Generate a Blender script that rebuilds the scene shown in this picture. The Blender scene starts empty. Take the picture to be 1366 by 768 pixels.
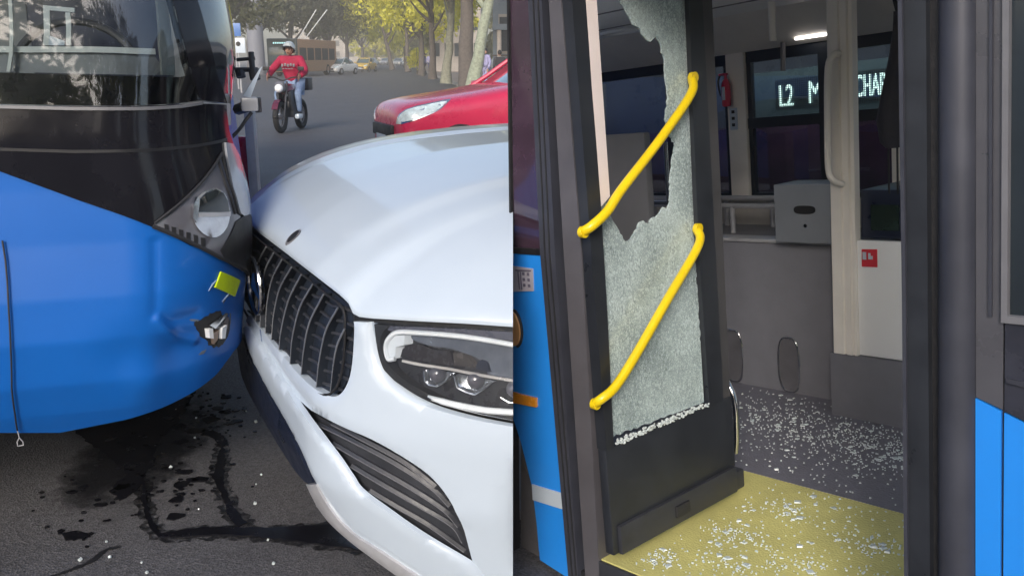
import bpy, bmesh, math, random
from mathutils import Vector, Matrix, Euler
from mathutils.geometry import delaunay_2d_cdt
from mathutils.bvhtree import BVHTree
random.seed(7)
S = bpy.context.scene
COL = S.collection
# ---------------------------------------------------------------- camera
cam_d = bpy.data.cameras.new('camera'); cam = bpy.data.objects.new('camera', cam_d); COL.objects.link(cam)
cam_d.sensor_width = 36; cam_d.lens = 36*1200/1366; cam_d.clip_start = .05; cam_d.clip_end = 2000
cam.location = (0, 0, 1.45); cam.rotation_euler = (math.radians(90-14.3056), 0, 0)
S.camera = cam
# ---------------------------------------------------------------- world, sun, exposure
SUN_EL, SUN_AZ = 27, 191          # azimuth of the sun, degrees clockwise from +Y
w = bpy.data.worlds.new('World'); S.world = w; w.use_nodes = True
nt = w.node_tree; bg = nt.nodes['Background']
sk = nt.nodes.new('ShaderNodeTexSky'); sk.sky_type = 'NISHITA'; sk.sun_disc = False
sk.sun_elevation = math.radians(SUN_EL); sk.sun_rotation = math.radians(SUN_AZ)
sk.air_density = 1.0; sk.dust_density = 3.0; sk.ozone_density = 1.0
nt.links.new(sk.outputs['Color'], bg.inputs['Color']); bg.inputs['Strength'].default_value = .15
sd = bpy.data.lights.new('sun', 'SUN'); sd.energy = 1.5; sd.angle = math.radians(20); sd.color = (1, .97, .93)
so = bpy.data.objects.new('sun', sd); COL.objects.link(so)
_az, _el = math.radians(SUN_AZ), math.radians(SUN_EL)
sdir = Vector((math.sin(_az)*math.cos(_el), math.cos(_az)*math.cos(_el), math.sin(_el)))
so.rotation_euler = sdir.to_track_quat('Z', 'Y').to_euler()
S.view_settings.view_transform = 'Standard'; S.view_settings.look = 'None'
S.view_settings.exposure = .66; S.view_settings.gamma = 1; S.view_settings.use_curve_mapping = False
# ---------------------------------------------------------------- local metric coordinates of the shapes
D = {"car_o":[-0.8253,2.7838,0.0],"car_f":[-0.8875,-0.4608,0.0],"car_l":[0.4608,-0.8875,-0.0],"c_grille":[[-0.5989,0.8638],[-0.4649,0.8707],[-0.3599,0.8659],[-0.2246,0.8598],[0.1164,0.8599],[0.4064,0.8475],[0.5818,0.8275],[0.6225,0.8091],[0.6339,0.7549],[0.641,0.6546],[0.6291,0.6043],[0.6066,0.5755],[0.5785,0.5635],[0.4899,0.5564],[0.3674,0.5568],[0.1774,0.5708],[-0.071,0.5763],[-0.212,0.5787],[-0.3584,0.5965],[-0.4855,0.6086]],"c_bumper":[[-0.2218,0.5973],[-0.1242,0.5958],[0.0126,0.5938],[0.2434,0.5854],[0.4225,0.5699],[0.5359,0.5674],[0.6101,0.5673],[0.6405,0.5796],[0.6624,0.6117],[0.6727,0.663],[0.6661,0.7641],[0.6606,0.785],[0.7041,0.7911],[0.7137,0.7494],[0.7307,0.6952],[0.7595,0.6492],[0.8424,0.6035],[0.9317,0.5809],[1.0238,0.5655],[0.985,-0.012],[0.927,-0.0267],[0.9296,0.1261],[0.9296,0.1926],[0.9314,0.3084],[0.9002,0.3873],[0.8574,0.437],[0.7608,0.4882],[0.6678,0.4998],[0.5876,0.5063],[0.5016,0.5029],[0.3907,0.5044],[0.2411,0.5219],[0.0558,0.5392],[-0.1054,0.552],[-0.2568,0.5619]],"c_lgrille":[[0.16,0.4747],[0.3136,0.4641],[0.4266,0.4695],[0.5294,0.4776],[0.627,0.4777],[0.7312,0.4703],[0.8345,0.4212],[0.8795,0.3718],[0.9092,0.2909],[0.9073,0.1736],[0.909,0.1501],[0.8699,0.178],[0.7899,0.2308],[0.7155,0.2873],[0.6529,0.3177],[0.6412,0.3408],[0.5634,0.3949],[0.4078,0.4305],[0.2613,0.4587]],"c_split":[[-0.2132,0.5518],[-0.1489,0.5764],[-0.0278,0.5705],[0.1251,0.5544],[0.2848,0.5312],[0.397,0.5118],[0.5426,0.4823],[0.6411,0.4264],[0.6985,0.3657],[0.711,0.3434],[0.7693,0.3123],[0.8343,0.2549],[0.906,0.1969],[0.9413,0.163],[0.9555,0.0852],[0.9396,-0.017],[0.8774,0.0397],[0.8249,0.0969],[0.7366,0.1565],[0.6367,0.186],[0.5745,0.2509],[0.534,0.3376],[0.3831,0.4075],[0.1159,0.4611],[-0.0915,0.4994]],"c_skirt":[[-0.4308,0.4596],[-0.314,0.5167],[-0.2207,0.4522],[0.0031,0.4152],[0.3029,0.3688],[0.4427,0.2919],[0.4463,0.2455],[0.3146,0.1859],[0.0403,0.2118],[-0.3098,0.2512],[-0.4021,0.3519]],"c_lip":[[0.4834,0.2677],[0.5732,0.3063],[0.5918,0.2583],[0.6514,0.1899],[0.7468,0.1583],[0.8322,0.0951],[0.8225,0.05],[0.7248,0.1183],[0.6257,0.162],[0.529,0.1986]],"c_head":[[0.7144,0.7949],[0.8312,0.8054],[0.9157,0.8104],[1.0025,0.8096],[1.0225,0.5808],[0.9354,0.5969],[0.8498,0.6205],[0.7725,0.6656],[0.743,0.7094],[0.7275,0.7559]],"c_gap":[[0.6416,0.792],[0.7032,0.7994],[0.8229,0.8106],[0.9964,0.8171],[0.9974,0.806],[0.8239,0.8011],[0.7046,0.7879],[0.6436,0.7784]],"h_dark":[[0.7009,0.7839],[0.7475,0.788],[0.7268,0.7628],[0.7289,0.7295],[0.7428,0.6964],[0.7801,0.6638],[0.8333,0.6339],[0.9087,0.605],[1.011,0.5893],[1.0122,0.5759],[0.9233,0.5915],[0.8353,0.6145],[0.7549,0.659],[0.7239,0.7027],[0.7075,0.7494]],"h_top":[[0.7273,0.7839],[0.8727,0.7999],[0.9895,0.8013],[0.9915,0.779],[0.9017,0.7864],[0.7804,0.781],[0.7449,0.7692]],"h_brown":[[0.7775,0.7367],[0.8134,0.7504],[0.8383,0.7387],[0.8751,0.7401],[0.8872,0.7032],[0.818,0.7063],[0.7735,0.7085]],"h_tan":[[0.8811,0.7371],[0.9059,0.7365],[0.9247,0.7044],[0.887,0.7051]],"h_knob":[[0.9252,0.7124],[0.9318,0.7247],[0.9423,0.7202],[0.9495,0.6962],[0.9263,0.701]],"h_grey":[[0.7828,0.7684],[0.897,0.7731],[0.9882,0.7604],[0.9956,0.6774],[0.9443,0.6869],[0.9345,0.7241],[0.8717,0.7468],[0.8346,0.7453],[0.793,0.7544]],"h_drl":[[-0.1918,0.7718,0.7061],[-0.1794,0.7555,0.7031],[-0.1777,0.7462,0.733],[-0.1863,0.7529,0.7578],[-0.2037,0.773,0.7749],[-0.2425,0.8197,0.7802],[-0.2988,0.8793,0.7827],[-0.3559,0.9329,0.7796],[-0.4312,0.9962,0.7691]],"h_block":[[0.7468,0.7607],[0.7877,0.7695],[0.7887,0.7443],[0.7703,0.7353],[0.7718,0.7061],[0.748,0.7017]],"h_mid":[[-0.2053,0.7898,0.7033],[-0.237,0.8281,0.7],[-0.2936,0.8876,0.6974],[-0.351,0.9412,0.6891],[-0.4272,1.0042,0.6791]],"h_low":[[-0.2467,0.8544,0.6225],[-0.2735,0.883,0.6134],[-0.3094,0.9178,0.6071],[-0.3606,0.9628,0.6016],[-0.4232,1.0121,0.6017]],"h_lens":[[-0.2687,0.8539,0.6749],[-0.3418,0.9253,0.6697],[-0.4176,0.9906,0.6546]],"h_cups":[[[-0.2451,0.8374,0.6856],[-0.2447,0.8417,0.6589],[-0.2512,0.8502,0.6505],[-0.2668,0.8666,0.6492],[-0.2835,0.8811,0.6632],[-0.2947,0.8891,0.6818]],[[-0.3018,0.8961,0.6809],[-0.3058,0.9044,0.6511],[-0.3227,0.9212,0.6418],[-0.3386,0.9358,0.638],[-0.357,0.9496,0.6533],[-0.3726,0.9604,0.6701]],[[-0.3901,0.9791,0.6358],[-0.4045,0.9918,0.6257],[-0.4223,1.0058,0.6234]]],"c_fins":[[[-0.1083,0.6353,0.7611],[-0.092,0.6142,0.7119],[-0.0811,0.6076,0.6591],[-0.0691,0.6075,0.5844]],[[-0.1029,0.6007,0.8106],[-0.0792,0.5579,0.7401],[-0.0612,0.5396,0.6521],[-0.0489,0.5391,0.5758]],[[-0.0873,0.5249,0.8319],[-0.0636,0.4484,0.7346],[-0.0476,0.426,0.6467],[-0.0369,0.4273,0.5791]],[[-0.0801,0.4411,0.8413],[-0.0602,0.3615,0.7571],[-0.042,0.3246,0.6592],[-0.0298,0.3282,0.5813]],[[-0.0739,0.3462,0.8497],[-0.0535,0.2579,0.7555],[-0.0352,0.2152,0.6535],[-0.0252,0.2121,0.5921]],[[-0.0691,0.2551,0.8537],[-0.0514,0.159,0.7677],[-0.0358,0.1222,0.6769],[-0.0233,0.124,0.5986]],[[-0.0654,0.1525,0.8566],[-0.0509,0.0653,0.7781],[-0.0366,0.0305,0.6908],[-0.0222,0.0467,0.5996]],[[-0.0637,0.053,0.8589],[-0.0509,-0.0384,0.7807],[-0.0372,-0.0571,0.6949],[-0.0219,-0.0281,0.5996]],[[-0.0635,-0.0496,0.8593],[-0.0527,-0.1315,0.7918],[-0.0386,-0.1286,0.7039],[-0.0223,-0.0969,0.602]]],"c_badge":[[-0.0244,0.0062,0.7461],[-0.0358,-0.1131,0.8175],[-0.0064,-0.0234,0.6336]],"c_emb":[-0.0959,0.17,0.9794],"lg_bars":[[[-0.0496,0.5211,0.4583],[-0.0994,0.6713,0.4576],[-0.1801,0.794,0.4219],[-0.2486,0.8703,0.3717],[-0.2836,0.9043,0.3279]],[[-0.0682,0.5977,0.4261],[-0.1242,0.7154,0.4053],[-0.2075,0.8264,0.3615],[-0.2735,0.8929,0.3122],[-0.3047,0.9119,0.2684]],[[-0.0973,0.6672,0.3821],[-0.1504,0.7548,0.3557],[-0.2245,0.8435,0.3137],[-0.2912,0.8991,0.2677],[-0.3169,0.9119,0.2195]],[[-0.1289,0.7229,0.3267],[-0.1791,0.7856,0.2976],[-0.2471,0.8521,0.2558],[-0.3218,0.9098,0.1908]],[[-0.0698,0.6023,0.4849],[-0.1193,0.7073,0.4699],[-0.1946,0.8115,0.4324],[-0.2561,0.8778,0.3775]]],"hoodedge":[[-0.0657,-0.4094,0.9105],[-0.0632,-0.2887,0.8948],[-0.062,-0.1444,0.8878],[-0.0649,0.1805,0.8853],[-0.0799,0.455,0.87],[-0.1058,0.6101,0.8454],[-0.119,0.6495,0.8267],[-0.1216,0.6633,0.8014],[-0.1496,0.7132,0.8045],[-0.2393,0.8302,0.8149],[-0.3241,0.9148,0.8197],[-0.4282,1.0017,0.8189]],"cut":[-1.0,0.001,-0.0002,0.0,0.0,1.45],"a_o":[-1.0,2.47,0.0],"a_yaw":17,"a_bz":[0.38,0.45,0.55,0.68,0.8,0.95,1.1,1.22,1.3,1.6,2.0,2.7],"a_bb":[0.1,0.06,0.02,0,0.01,0.04,0.06,0.07,0.085,0.14,0.22,0.4],"a_zs":[0.38,0.44,0.5,0.56,0.62,0.68,0.74,0.8,0.86,0.92,0.98,1.04,1.1,1.16,1.22,1.28,1.34,1.4,1.46,1.52,1.58,1.64,1.7,1.76,1.82,1.88,1.94,2.0],"a_lc":[-0.1333,-0.1331,-0.1312,-0.1267,-0.1189,-0.1097,-0.1005,-0.0924,-0.0857,-0.0812,-0.0804,-0.0853,-0.0952,-0.1064,-0.1126,-0.1106,-0.1015,-0.0908,-0.0837,-0.0831,-0.0878,-0.0945,-0.099,-0.0999,-0.0974,-0.0934,-0.0894,-0.0864],"a_r":[0.34,0.42],"a_black":[[-1.0374,1.3389],[-0.0716,1.323],[0.1346,1.321],[0.3061,1.3208],[0.4658,1.3085],[0.5046,1.2015],[0.5779,1.1338],[0.6269,1.0194],[0.6036,0.9132],[0.5969,0.805],[0.5834,0.7413],[0.2287,0.9008],[0.0777,0.9923],[-0.0731,1.0592],[-0.1731,1.1087],[-0.2688,1.1569],[-0.3649,1.2057],[-0.5815,1.3043],[-1.0367,1.323]],"a_seam":[[-1.0372,1.2415],[-0.2556,1.2183],[-0.0741,1.2072],[0.1314,1.2037],[0.293,1.2048],[0.4582,1.2081],[0.4534,1.1993],[0.2906,1.1963],[0.1296,1.1954],[-0.0758,1.1991],[-0.2573,1.2104],[-1.0377,1.2344]],"a_chrome":[[-1.0375,1.3407],[-0.2552,1.3286],[-0.0715,1.322],[0.1124,1.3186],[0.2326,1.3196],[0.3089,1.325],[0.3098,1.3174],[0.2334,1.3112],[0.1131,1.3094],[-0.0709,1.313],[-0.2547,1.3208],[-1.0371,1.3336]],"a_glass":[[-1.0046,1.6916],[-0.0434,1.7217],[0.2104,1.7351],[0.2187,1.6122],[0.2268,1.5294],[0.2473,1.4458],[0.2911,1.36],[0.3151,1.329],[0.2322,1.3239],[0.1121,1.3217],[-0.0717,1.325],[-0.2554,1.3315],[-1.0378,1.3442]],"a_frit":[[-1.0422,1.4183],[-0.2618,1.4132],[-0.0787,1.4064],[0.231,1.3975],[0.2639,1.4033],[0.2911,1.36],[0.3151,1.329],[0.2322,1.3239],[0.1121,1.3217],[-0.0717,1.325],[-0.2554,1.3315],[-1.0378,1.3442]],"a_pillar":[[0.2104,1.7351],[0.2187,1.6122],[0.2268,1.5294],[0.2473,1.4458],[0.2911,1.36],[0.3151,1.329],[0.4647,1.3131],[0.3786,1.4014],[0.3328,1.5107],[0.3122,1.6171],[0.3002,1.7434]],"a_sideglass":[[0.3002,1.7434],[0.3122,1.6171],[0.3328,1.5107],[0.3786,1.4014],[0.4804,1.3123],[0.5221,1.3102],[0.6037,1.3741],[0.6009,1.4216],[0.611,1.4927],[0.5926,1.563],[0.5591,1.6329],[0.5384,1.7701]],"a_lampcover":[[0.395,1.1683],[0.0899,0.9976],[0.0901,0.9869],[0.2287,0.9138],[0.3421,0.8553],[0.4603,0.806],[0.5933,0.8423],[0.4343,0.963],[0.4029,0.9802]],"a_fender":[[0.4277,1.1971],[0.4926,1.1861],[0.5626,1.1306],[0.6269,1.0078],[0.6007,0.9381],[0.5405,0.9194],[0.4247,0.9787],[0.405,1.0611]],"a_lamp":[[0.2106,1.0383],[0.2327,1.0575],[0.266,1.071],[0.3054,1.0748],[0.3384,1.0591],[0.3515,1.0323],[0.3524,0.9934],[0.3381,0.9572],[0.3068,0.9357],[0.2736,0.9304],[0.2392,0.9447],[0.2138,0.9703],[0.2028,1.0002]],"a_lamptop":[[0.2287,1.0448],[0.2638,1.0646],[0.3038,1.0706],[0.3331,1.0554],[0.3464,1.0285],[0.3453,0.9968],[0.2219,1.0151]],"a_lampshelf":[[0.2215,1.013],[0.3453,0.9968],[0.3417,0.9838],[0.2192,1.0024]],"a_l1":[[0.0899,0.9976],[0.395,1.1683]],"a_l2":[[0.3888,1.1644],[0.3889,1.0864],[0.408,0.9793]],"a_l2b":[[0.3622,1.1536],[0.3668,1.0779],[0.3887,0.9827]],"a_edge":[[0.0839,0.9896],[0.1657,0.9466],[0.3052,0.8673],[0.5417,0.7591]],"a_slots":[[[0.1172,0.9929],[0.1286,0.9896],[0.1263,0.962],[0.1152,0.9675]],[[0.1374,0.983],[0.1492,0.9795],[0.1479,0.9518],[0.1365,0.9575]],[[0.159,0.9728],[0.1715,0.9691],[0.1703,0.9413],[0.1584,0.9471]],[[0.1817,0.9622],[0.1946,0.9582],[0.1934,0.9304],[0.1812,0.9364]],[[0.2053,0.9511],[0.2188,0.9469],[0.2177,0.919],[0.2048,0.9253]],[[0.23,0.9396],[0.2444,0.9352],[0.2442,0.9069],[0.2301,0.9136]]],"a_void":[[0.4012,0.9689],[0.5653,0.9537],[0.6045,0.8886],[0.5969,0.805],[0.5811000000000001,0.7444],[0.3432,0.8394],[0.3052,0.8872],[0.3547,0.9271]],"a_dashedge":[[-0.3673,1.4844],[-0.2437,1.481],[-0.0415,1.4818],[0.1664,1.4768],[0.1674,1.4603],[-0.0426,1.4659],[-0.2449,1.4655],[-0.3687,1.4672]],"a_dashface":[[-0.3688,1.4653],[-0.2451,1.4636],[-0.0428,1.4639],[0.1674,1.4582],[0.2279,1.4017],[-0.0788,1.4084],[-0.2619,1.4151],[-0.368,1.4175]],"a_sidestrip":[[0.2004,1.7343],[0.2364,1.7373],[0.2215,1.5916],[0.2186,1.5084],[0.2306,1.4017],[0.1821,1.4045],[0.172,1.4871]],"a_leftstrip":[[-0.2186,1.7162],[-0.2097,1.7165],[-0.2439,1.415],[-0.2529,1.4151]],"a_part":[[-0.1629,1.5943],[-0.0834,1.5878],[-0.0856,1.576],[-0.1492,1.5809],[-0.1618,1.4853],[-0.1783,1.4852]],"a_part2":[[-0.1097,1.5757],[-0.0968,1.5759],[-0.1066,1.4855],[-0.1195,1.4854]],"a_part3":[[-0.1616,1.5126],[-0.1223,1.4972],[-0.1232,1.4854],[-0.1637,1.4852]],"a_rim":[[0.2081,1.0386],[0.2274,1.0581],[0.234,1.0529],[0.2184,1.0112],[0.2105,0.9861],[0.2003,1.0005]],"a_sticker":[[0.3179,0.8225],[0.4393,0.7659],[0.4056,0.7249],[0.2935,0.7808]],"a_hole":[[0.2325,0.689],[0.285,0.7033],[0.3593,0.6929],[0.4002,0.6409],[0.3958,0.604],[0.3656,0.5807],[0.3218,0.5801],[0.2816,0.6127],[0.247,0.6569]],"a_bottom":[[-0.4476,0.4327],[-0.3409,0.4031],[-0.1881,0.3782],[-0.0099,0.4019],[0.1278,0.4304],[0.237,0.4563],[0.3248,0.48],[0.3862,0.5073],[0.4426,0.5251]],"a_scr1":[[0.2716,0.7744],[0.286,0.7915],[0.3154,0.8052]],"a_scr2":[[0.3383,0.7264],[0.3611,0.7367],[0.3869,0.7463]],"a_cord":[[-0.3054,0.9728],[-0.2941,0.8121],[-0.2818,0.6432],[-0.2852,0.4863],[-0.2925,0.4103]],"a_crease":[[-0.1669,0.9855],[-0.0845,1.0018],[-0.0258,1.0071],[0.0439,0.9885],[0.0855,0.9662]],"a_crease2":[[0.0859,0.9704],[0.0864,0.8655],[0.0944,0.7372],[0.1479,0.7111],[0.2302,0.7119]],"a_crease3":[[0.0999,0.7256],[0.1642,0.6581],[0.2381,0.6277]],"a_hooks":[-1.4225,2.41,0.37],"b_o":[0.2389,2.1919,0.1304],"b_x":[0.6529,-0.749,0.1131],"b_y":[0.7519,0.6589,0.0231],"b_z":[-0.0918,0.0699,0.9933],"b_cam":[1.6349,-1.5933,1.1795],"b_arch":[[-0.3138,-0.0,0.3348],[-0.3093,0.0,0.3311],[-0.2876,0.0,0.2713],[-0.2559,0.0,0.1402],[-0.2514,0.0,0.0246],[-0.2523,0.0,-0.0585],[-0.253,0.0,-0.0897]],"b_left":[[-0.1367,-0.0,1.5985],[-0.1517,-0.0,1.4915],[-0.2449,-0.0,0.8265],[-0.3138,-0.0,0.3348],[-0.3983,-0.0,-0.2684]],"b_glass":[[0.045,0.1885,1.4997],[0.045,0.1847,1.4631],[0.045,0.1987,1.4358],[0.045,0.2187,1.4081],[0.045,0.2436,1.3969],[0.045,0.2622,1.378],[0.045,0.2871,1.3588],[0.045,0.3058,1.3662],[0.045,0.3189,1.3757],[0.045,0.3287,1.3505],[0.045,0.3382,1.3213],[0.045,0.3412,1.288],[0.045,0.3409,1.2527],[0.045,0.3465,1.213],[0.045,0.3315,1.1542],[0.045,0.3406,1.1176],[0.045,0.3632,1.0876],[0.045,0.3534,1.0519],[0.045,0.3355,0.9967],[0.045,0.334,0.9477],[0.045,0.3179,0.9128],[0.045,0.3001,0.9253],[0.045,0.2729,0.9024],[0.045,0.2481,0.9017],[0.045,0.228,0.8843],[0.045,0.2108,0.8948],[0.045,0.1893,0.8898],[0.045,0.1782,0.8675],[0.045,0.1413,0.8531],[0.045,0.1258,0.8713],[0.045,0.1107,0.8912],[0.045,0.0941,0.9227],[0.045,0.0815,0.963],[0.045,0.0667,0.9801],[0.045,0.043,0.964],[0.045,0.0447,0.8526],[0.045,0.0362,0.6181],[0.045,0.0275,0.3491],[0.045,0.1993,0.3424],[0.045,0.4265,0.3356],[0.045,0.426,0.5297],[0.045,0.4248,0.7492],[0.045,0.433,1.0652],[0.045,0.4382,1.269],[0.045,0.4401,1.4674],[0.045,0.4405,1.5064]],"b_open":[[0.045,0.0431,1.4958],[0.045,0.0418,1.4608],[0.045,0.043,0.964],[0.045,0.037,0.6777],[0.045,0.0265,0.339],[0.045,0.4326,0.3247],[0.045,0.4219,0.7927],[0.045,0.4405,1.5064]],"b_bar":[[0.045,0.0457,1.4959],[0.045,0.0796,1.4968],[0.045,0.081,1.4614],[0.045,0.0789,1.2448],[0.045,0.0776,0.9788],[0.045,0.0451,0.958],[0.045,0.0416,1.2465],[0.045,0.0444,1.4608]],"b_rail1":[[0.095,0.435,1.2601],[0.095,0.3954,1.2162],[0.095,0.245,1.1048],[0.095,0.0893,0.9962],[0.095,0.0292,0.9474],[0.095,-0.0222,0.9173],[0.095,-0.0316,0.9039]],"b_rail2":[[0.095,0.4189,0.8479],[0.095,0.3917,0.8059],[0.095,0.2351,0.6824],[0.095,0.1028,0.5688],[0.095,0.0153,0.5025],[0.095,-0.0318,0.4794],[0.095,-0.0363,0.4629]],"s_main":[[-1.3047,2.9277],[-1.1859,2.6583],[-1.1046,2.5532],[-0.9649,2.5953],[-0.8173,2.5811],[-0.7015,2.5953],[-0.5365,2.6096],[-0.4396,2.4509],[-0.5824,2.4812],[-0.8045,2.5349],[-0.9482,2.544],[-1.0908,2.5168],[-1.1509,2.5811],[-1.2255,2.7086],[-1.3064,2.8986]],"s_b":[[-1.1311,3.2497],[-1.0717,3.1136],[-1.0304,2.9277],[-0.9719,2.8143],[-0.9222,2.7086],[-0.8534,2.624],[-0.8739,2.5953],[-0.9242,2.6583],[-0.995,2.8143],[-1.0677,2.9277],[-1.0951,3.0812]],"s_c":[[-1.7884,3.3968],[-1.4178,3.6853],[-1.4253,3.8229],[-1.3753,3.4749],[-1.3766,3.2497],[-1.3197,3.0493],[-1.2933,2.8143],[-1.3265,2.7712],[-1.3953,2.8419],[-1.3771,2.9874],[-1.5853,3.1803]],"s_d":[[-1.4232,2.5532],[-1.3848,2.5717],[-1.3241,2.5532],[-1.3239,2.5168],[-1.3779,2.5078]],"s_e":[[-1.246,3.3664],[-1.2007,3.3664],[-1.1431,3.3071],[-1.1005,3.2356],[-1.1187,3.2009],[-1.1853,3.2998],[-1.2395,3.3291]],"crack":[[-1.3433,2.3005],[-1.3115,2.3238],[-1.2537,2.3879],[-1.2368,2.4509],[-1.2003,2.4725]],"drops":[[-1.5171,2.8308],[-1.3759,2.7396],[-1.2168,2.8364],[-1.139,2.8143],[-1.1571,2.8871],[-1.1331,2.7765],[-1.1021,2.6632],[-1.1874,2.9874],[-1.3474,3.3968],[-1.3019,3.5152],[-1.2142,3.5564],[-1.2524,3.6588],[-1.2613,3.7301],[-1.1748,3.5731],[-1.2593,3.5984],[-1.1347,3.4591],[-1.2676,3.3589],[-1.2947,3.2497],[-1.1396,2.9277],[-1.4938,2.87],[-1.3682,2.87],[-1.113,2.9277],[-1.2529,3.0181],[-1.2511,3.4749],[-1.1584,3.4355]]}
# ---------------------------------------------------------------- helpers
def lerp(xs, ys, x):
    if x <= xs[0]: return ys[0]
    for i in range(len(xs)-1):
        if x <= xs[i+1]:
            return ys[i]+(ys[i+1]-ys[i])*(x-xs[i])/(xs[i+1]-xs[i])
    return ys[-1]

def mat(name, col, rough=.5, metal=0., var=0., vscale=8., bump=0., bscale=60., coat=0., spec=.5, trans=0., emit=None, estr=1., alpha=1.):
    m = bpy.data.materials.new(name); m.use_nodes = True
    n = m.node_tree.nodes; L = m.node_tree.links; b = n['Principled BSDF']
    b.inputs['Base Color'].default_value = (*col, 1); b.inputs['Roughness'].default_value = rough
    b.inputs['Metallic'].default_value = metal; b.inputs['Coat Weight'].default_value = coat
    b.inputs['Coat Roughness'].default_value = .06; b.inputs['Specular IOR Level'].default_value = spec
    b.inputs['Transmission Weight'].default_value = trans; b.inputs['Alpha'].default_value = alpha
    tc = n.new('ShaderNodeTexCoord')
    if var:
        t = n.new('ShaderNodeTexNoise'); t.inputs['Scale'].default_value = vscale; t.inputs['Detail'].default_value = 6
        t.inputs['Roughness'].default_value = .65
        L.new(tc.outputs['Object'], t.inputs['Vector'])
        r = n.new('ShaderNodeMapRange'); r.inputs[1].default_value = .3; r.inputs[2].default_value = .7
        r.inputs[3].default_value = 1-var; r.inputs[4].default_value = 1+var
        L.new(t.outputs['Fac'], r.inputs[0])
        mx = n.new('ShaderNodeVectorMath'); mx.operation = 'SCALE'; mx.inputs[0].default_value = col
        L.new(r.outputs[0], mx.inputs['Scale']); L.new(mx.outputs[0], b.inputs['Base Color'])
        r2 = n.new('ShaderNodeMapRange'); r2.inputs[1].default_value = .3; r2.inputs[2].default_value = .7
        r2.inputs[3].default_value = max(.02, rough-.12*min(1, var*4)); r2.inputs[4].default_value = min(1, rough+.12*min(1, var*4))
        L.new(t.outputs['Fac'], r2.inputs[0]); L.new(r2.outputs[0], b.inputs['Roughness'])
    if bump:
        t2 = n.new('ShaderNodeTexNoise'); t2.inputs['Scale'].default_value = bscale; t2.inputs['Detail'].default_value = 4
        L.new(tc.outputs['Object'], t2.inputs['Vector'])
        bp = n.new('ShaderNodeBump'); bp.inputs['Strength'].default_value = bump; bp.inputs['Distance'].default_value = .01
        L.new(t2.outputs['Fac'], bp.inputs['Height']); L.new(bp.outputs['Normal'], b.inputs['Normal'])
    if emit:
        b.inputs['Emission Color'].default_value = (*emit, 1); b.inputs['Emission Strength'].default_value = estr
    return m

def pane(name, tint, refl=.12, rough=.02):
    """thin window glass: tinted transparency under a mirror-like sheen that grows towards grazing"""
    m = bpy.data.materials.new(name); m.use_nodes = True
    n = m.node_tree.nodes; L = m.node_tree.links; n.remove(n['Principled BSDF'])
    t = n.new('ShaderNodeBsdfTransparent'); t.inputs[0].default_value = (*tint, 1)
    g = n.new('ShaderNodeBsdfGlossy'); g.inputs['Roughness'].default_value = rough
    f = n.new('ShaderNodeLayerWeight'); f.inputs['Blend'].default_value = .25
    a = n.new('ShaderNodeMapRange'); a.inputs[3].default_value = refl; a.inputs[4].default_value = .95
    L.new(f.outputs['Fresnel'], a.inputs[0])
    x = n.new('ShaderNodeMixShader'); L.new(a.outputs[0], x.inputs[0]); L.new(t.outputs[0], x.inputs[1]); L.new(g.outputs[0], x.inputs[2])
    L.new(x.outputs[0], n['Material Output'].inputs['Surface'])
    return m

def tag(o, label=None, cat=None, group=None, kind=None):
    if label: o['label'] = label
    if cat: o['category'] = cat
    if group: o['group'] = group
    if kind: o['kind'] = kind
    return o

XF = {}                       # world matrix of each thing, for the pieces built below it
def thing(name, label, cat, M=Matrix(), group=None):
    o = bpy.data.objects.new(name, None); COL.objects.link(o)
    o.empty_display_size = .2; o.matrix_world = M; XF[o] = M
    return tag(o, label, cat, group)

def emit(bm, name, m, parent=None, smooth=True, cut=None, angle=40):
    if cut is not None:
        co, no = cut
        if parent is not None:
            p = parent
            while p.parent: p = p.parent
            Mi = XF[p].inverted(); co = Mi @ co; no = Mi.to_3x3() @ no
        r = bmesh.ops.bisect_plane(bm, geom=bm.verts[:]+bm.edges[:]+bm.faces[:], plane_co=co, plane_no=no, clear_outer=True)
        ed = [e for e in r['geom_cut'] if isinstance(e, bmesh.types.BMEdge)]
        if ed:
            try: bmesh.ops.triangle_fill(bm, edges=ed, use_beauty=True)
            except Exception: pass
    bmesh.ops.recalc_face_normals(bm, faces=bm.faces[:])
    me = bpy.data.meshes.new(name); bm.to_mesh(me); bm.free()
    for ms in (m if isinstance(m, (list, tuple)) else [m]): me.materials.append(ms)
    if smooth:
        me.shade_smooth()
        try: me.set_sharp_from_angle(angle=math.radians(angle))
        except Exception: pass
    o = bpy.data.objects.new(name, me); COL.objects.link(o)
    if parent is not None: o.parent = parent
    return o

def NB(): return bmesh.new()

def box(bm, c, s, M=None, bev=0.):
    r = bmesh.ops.create_cube(bm, size=1, matrix=Matrix.Translation(c) @ (M.to_4x4() if M else Matrix()) @ Matrix.Diagonal((*s, 1)))
    if bev:
        vs = set(r['verts']); ed = [e for e in bm.edges if e.verts[0] in vs and e.verts[1] in vs]
        bmesh.ops.bevel(bm, geom=ed, offset=bev, segments=2, affect='EDGES', profile=.6)
    return bm

def frames(pts):
    out = []; up = None
    for i, p in enumerate(pts):
        d = (pts[min(i+1, len(pts)-1)]-pts[max(i-1, 0)])
        d = d.normalized() if d.length > 1e-9 else Vector((0, 0, 1))
        if up is None:
            up = d.orthogonal().normalized()
        up = (up-d*up.dot(d)); up = up.normalized() if up.length > 1e-6 else d.orthogonal().normalized()
        out.append((up.copy(), d.cross(up)))
    return out

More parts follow.
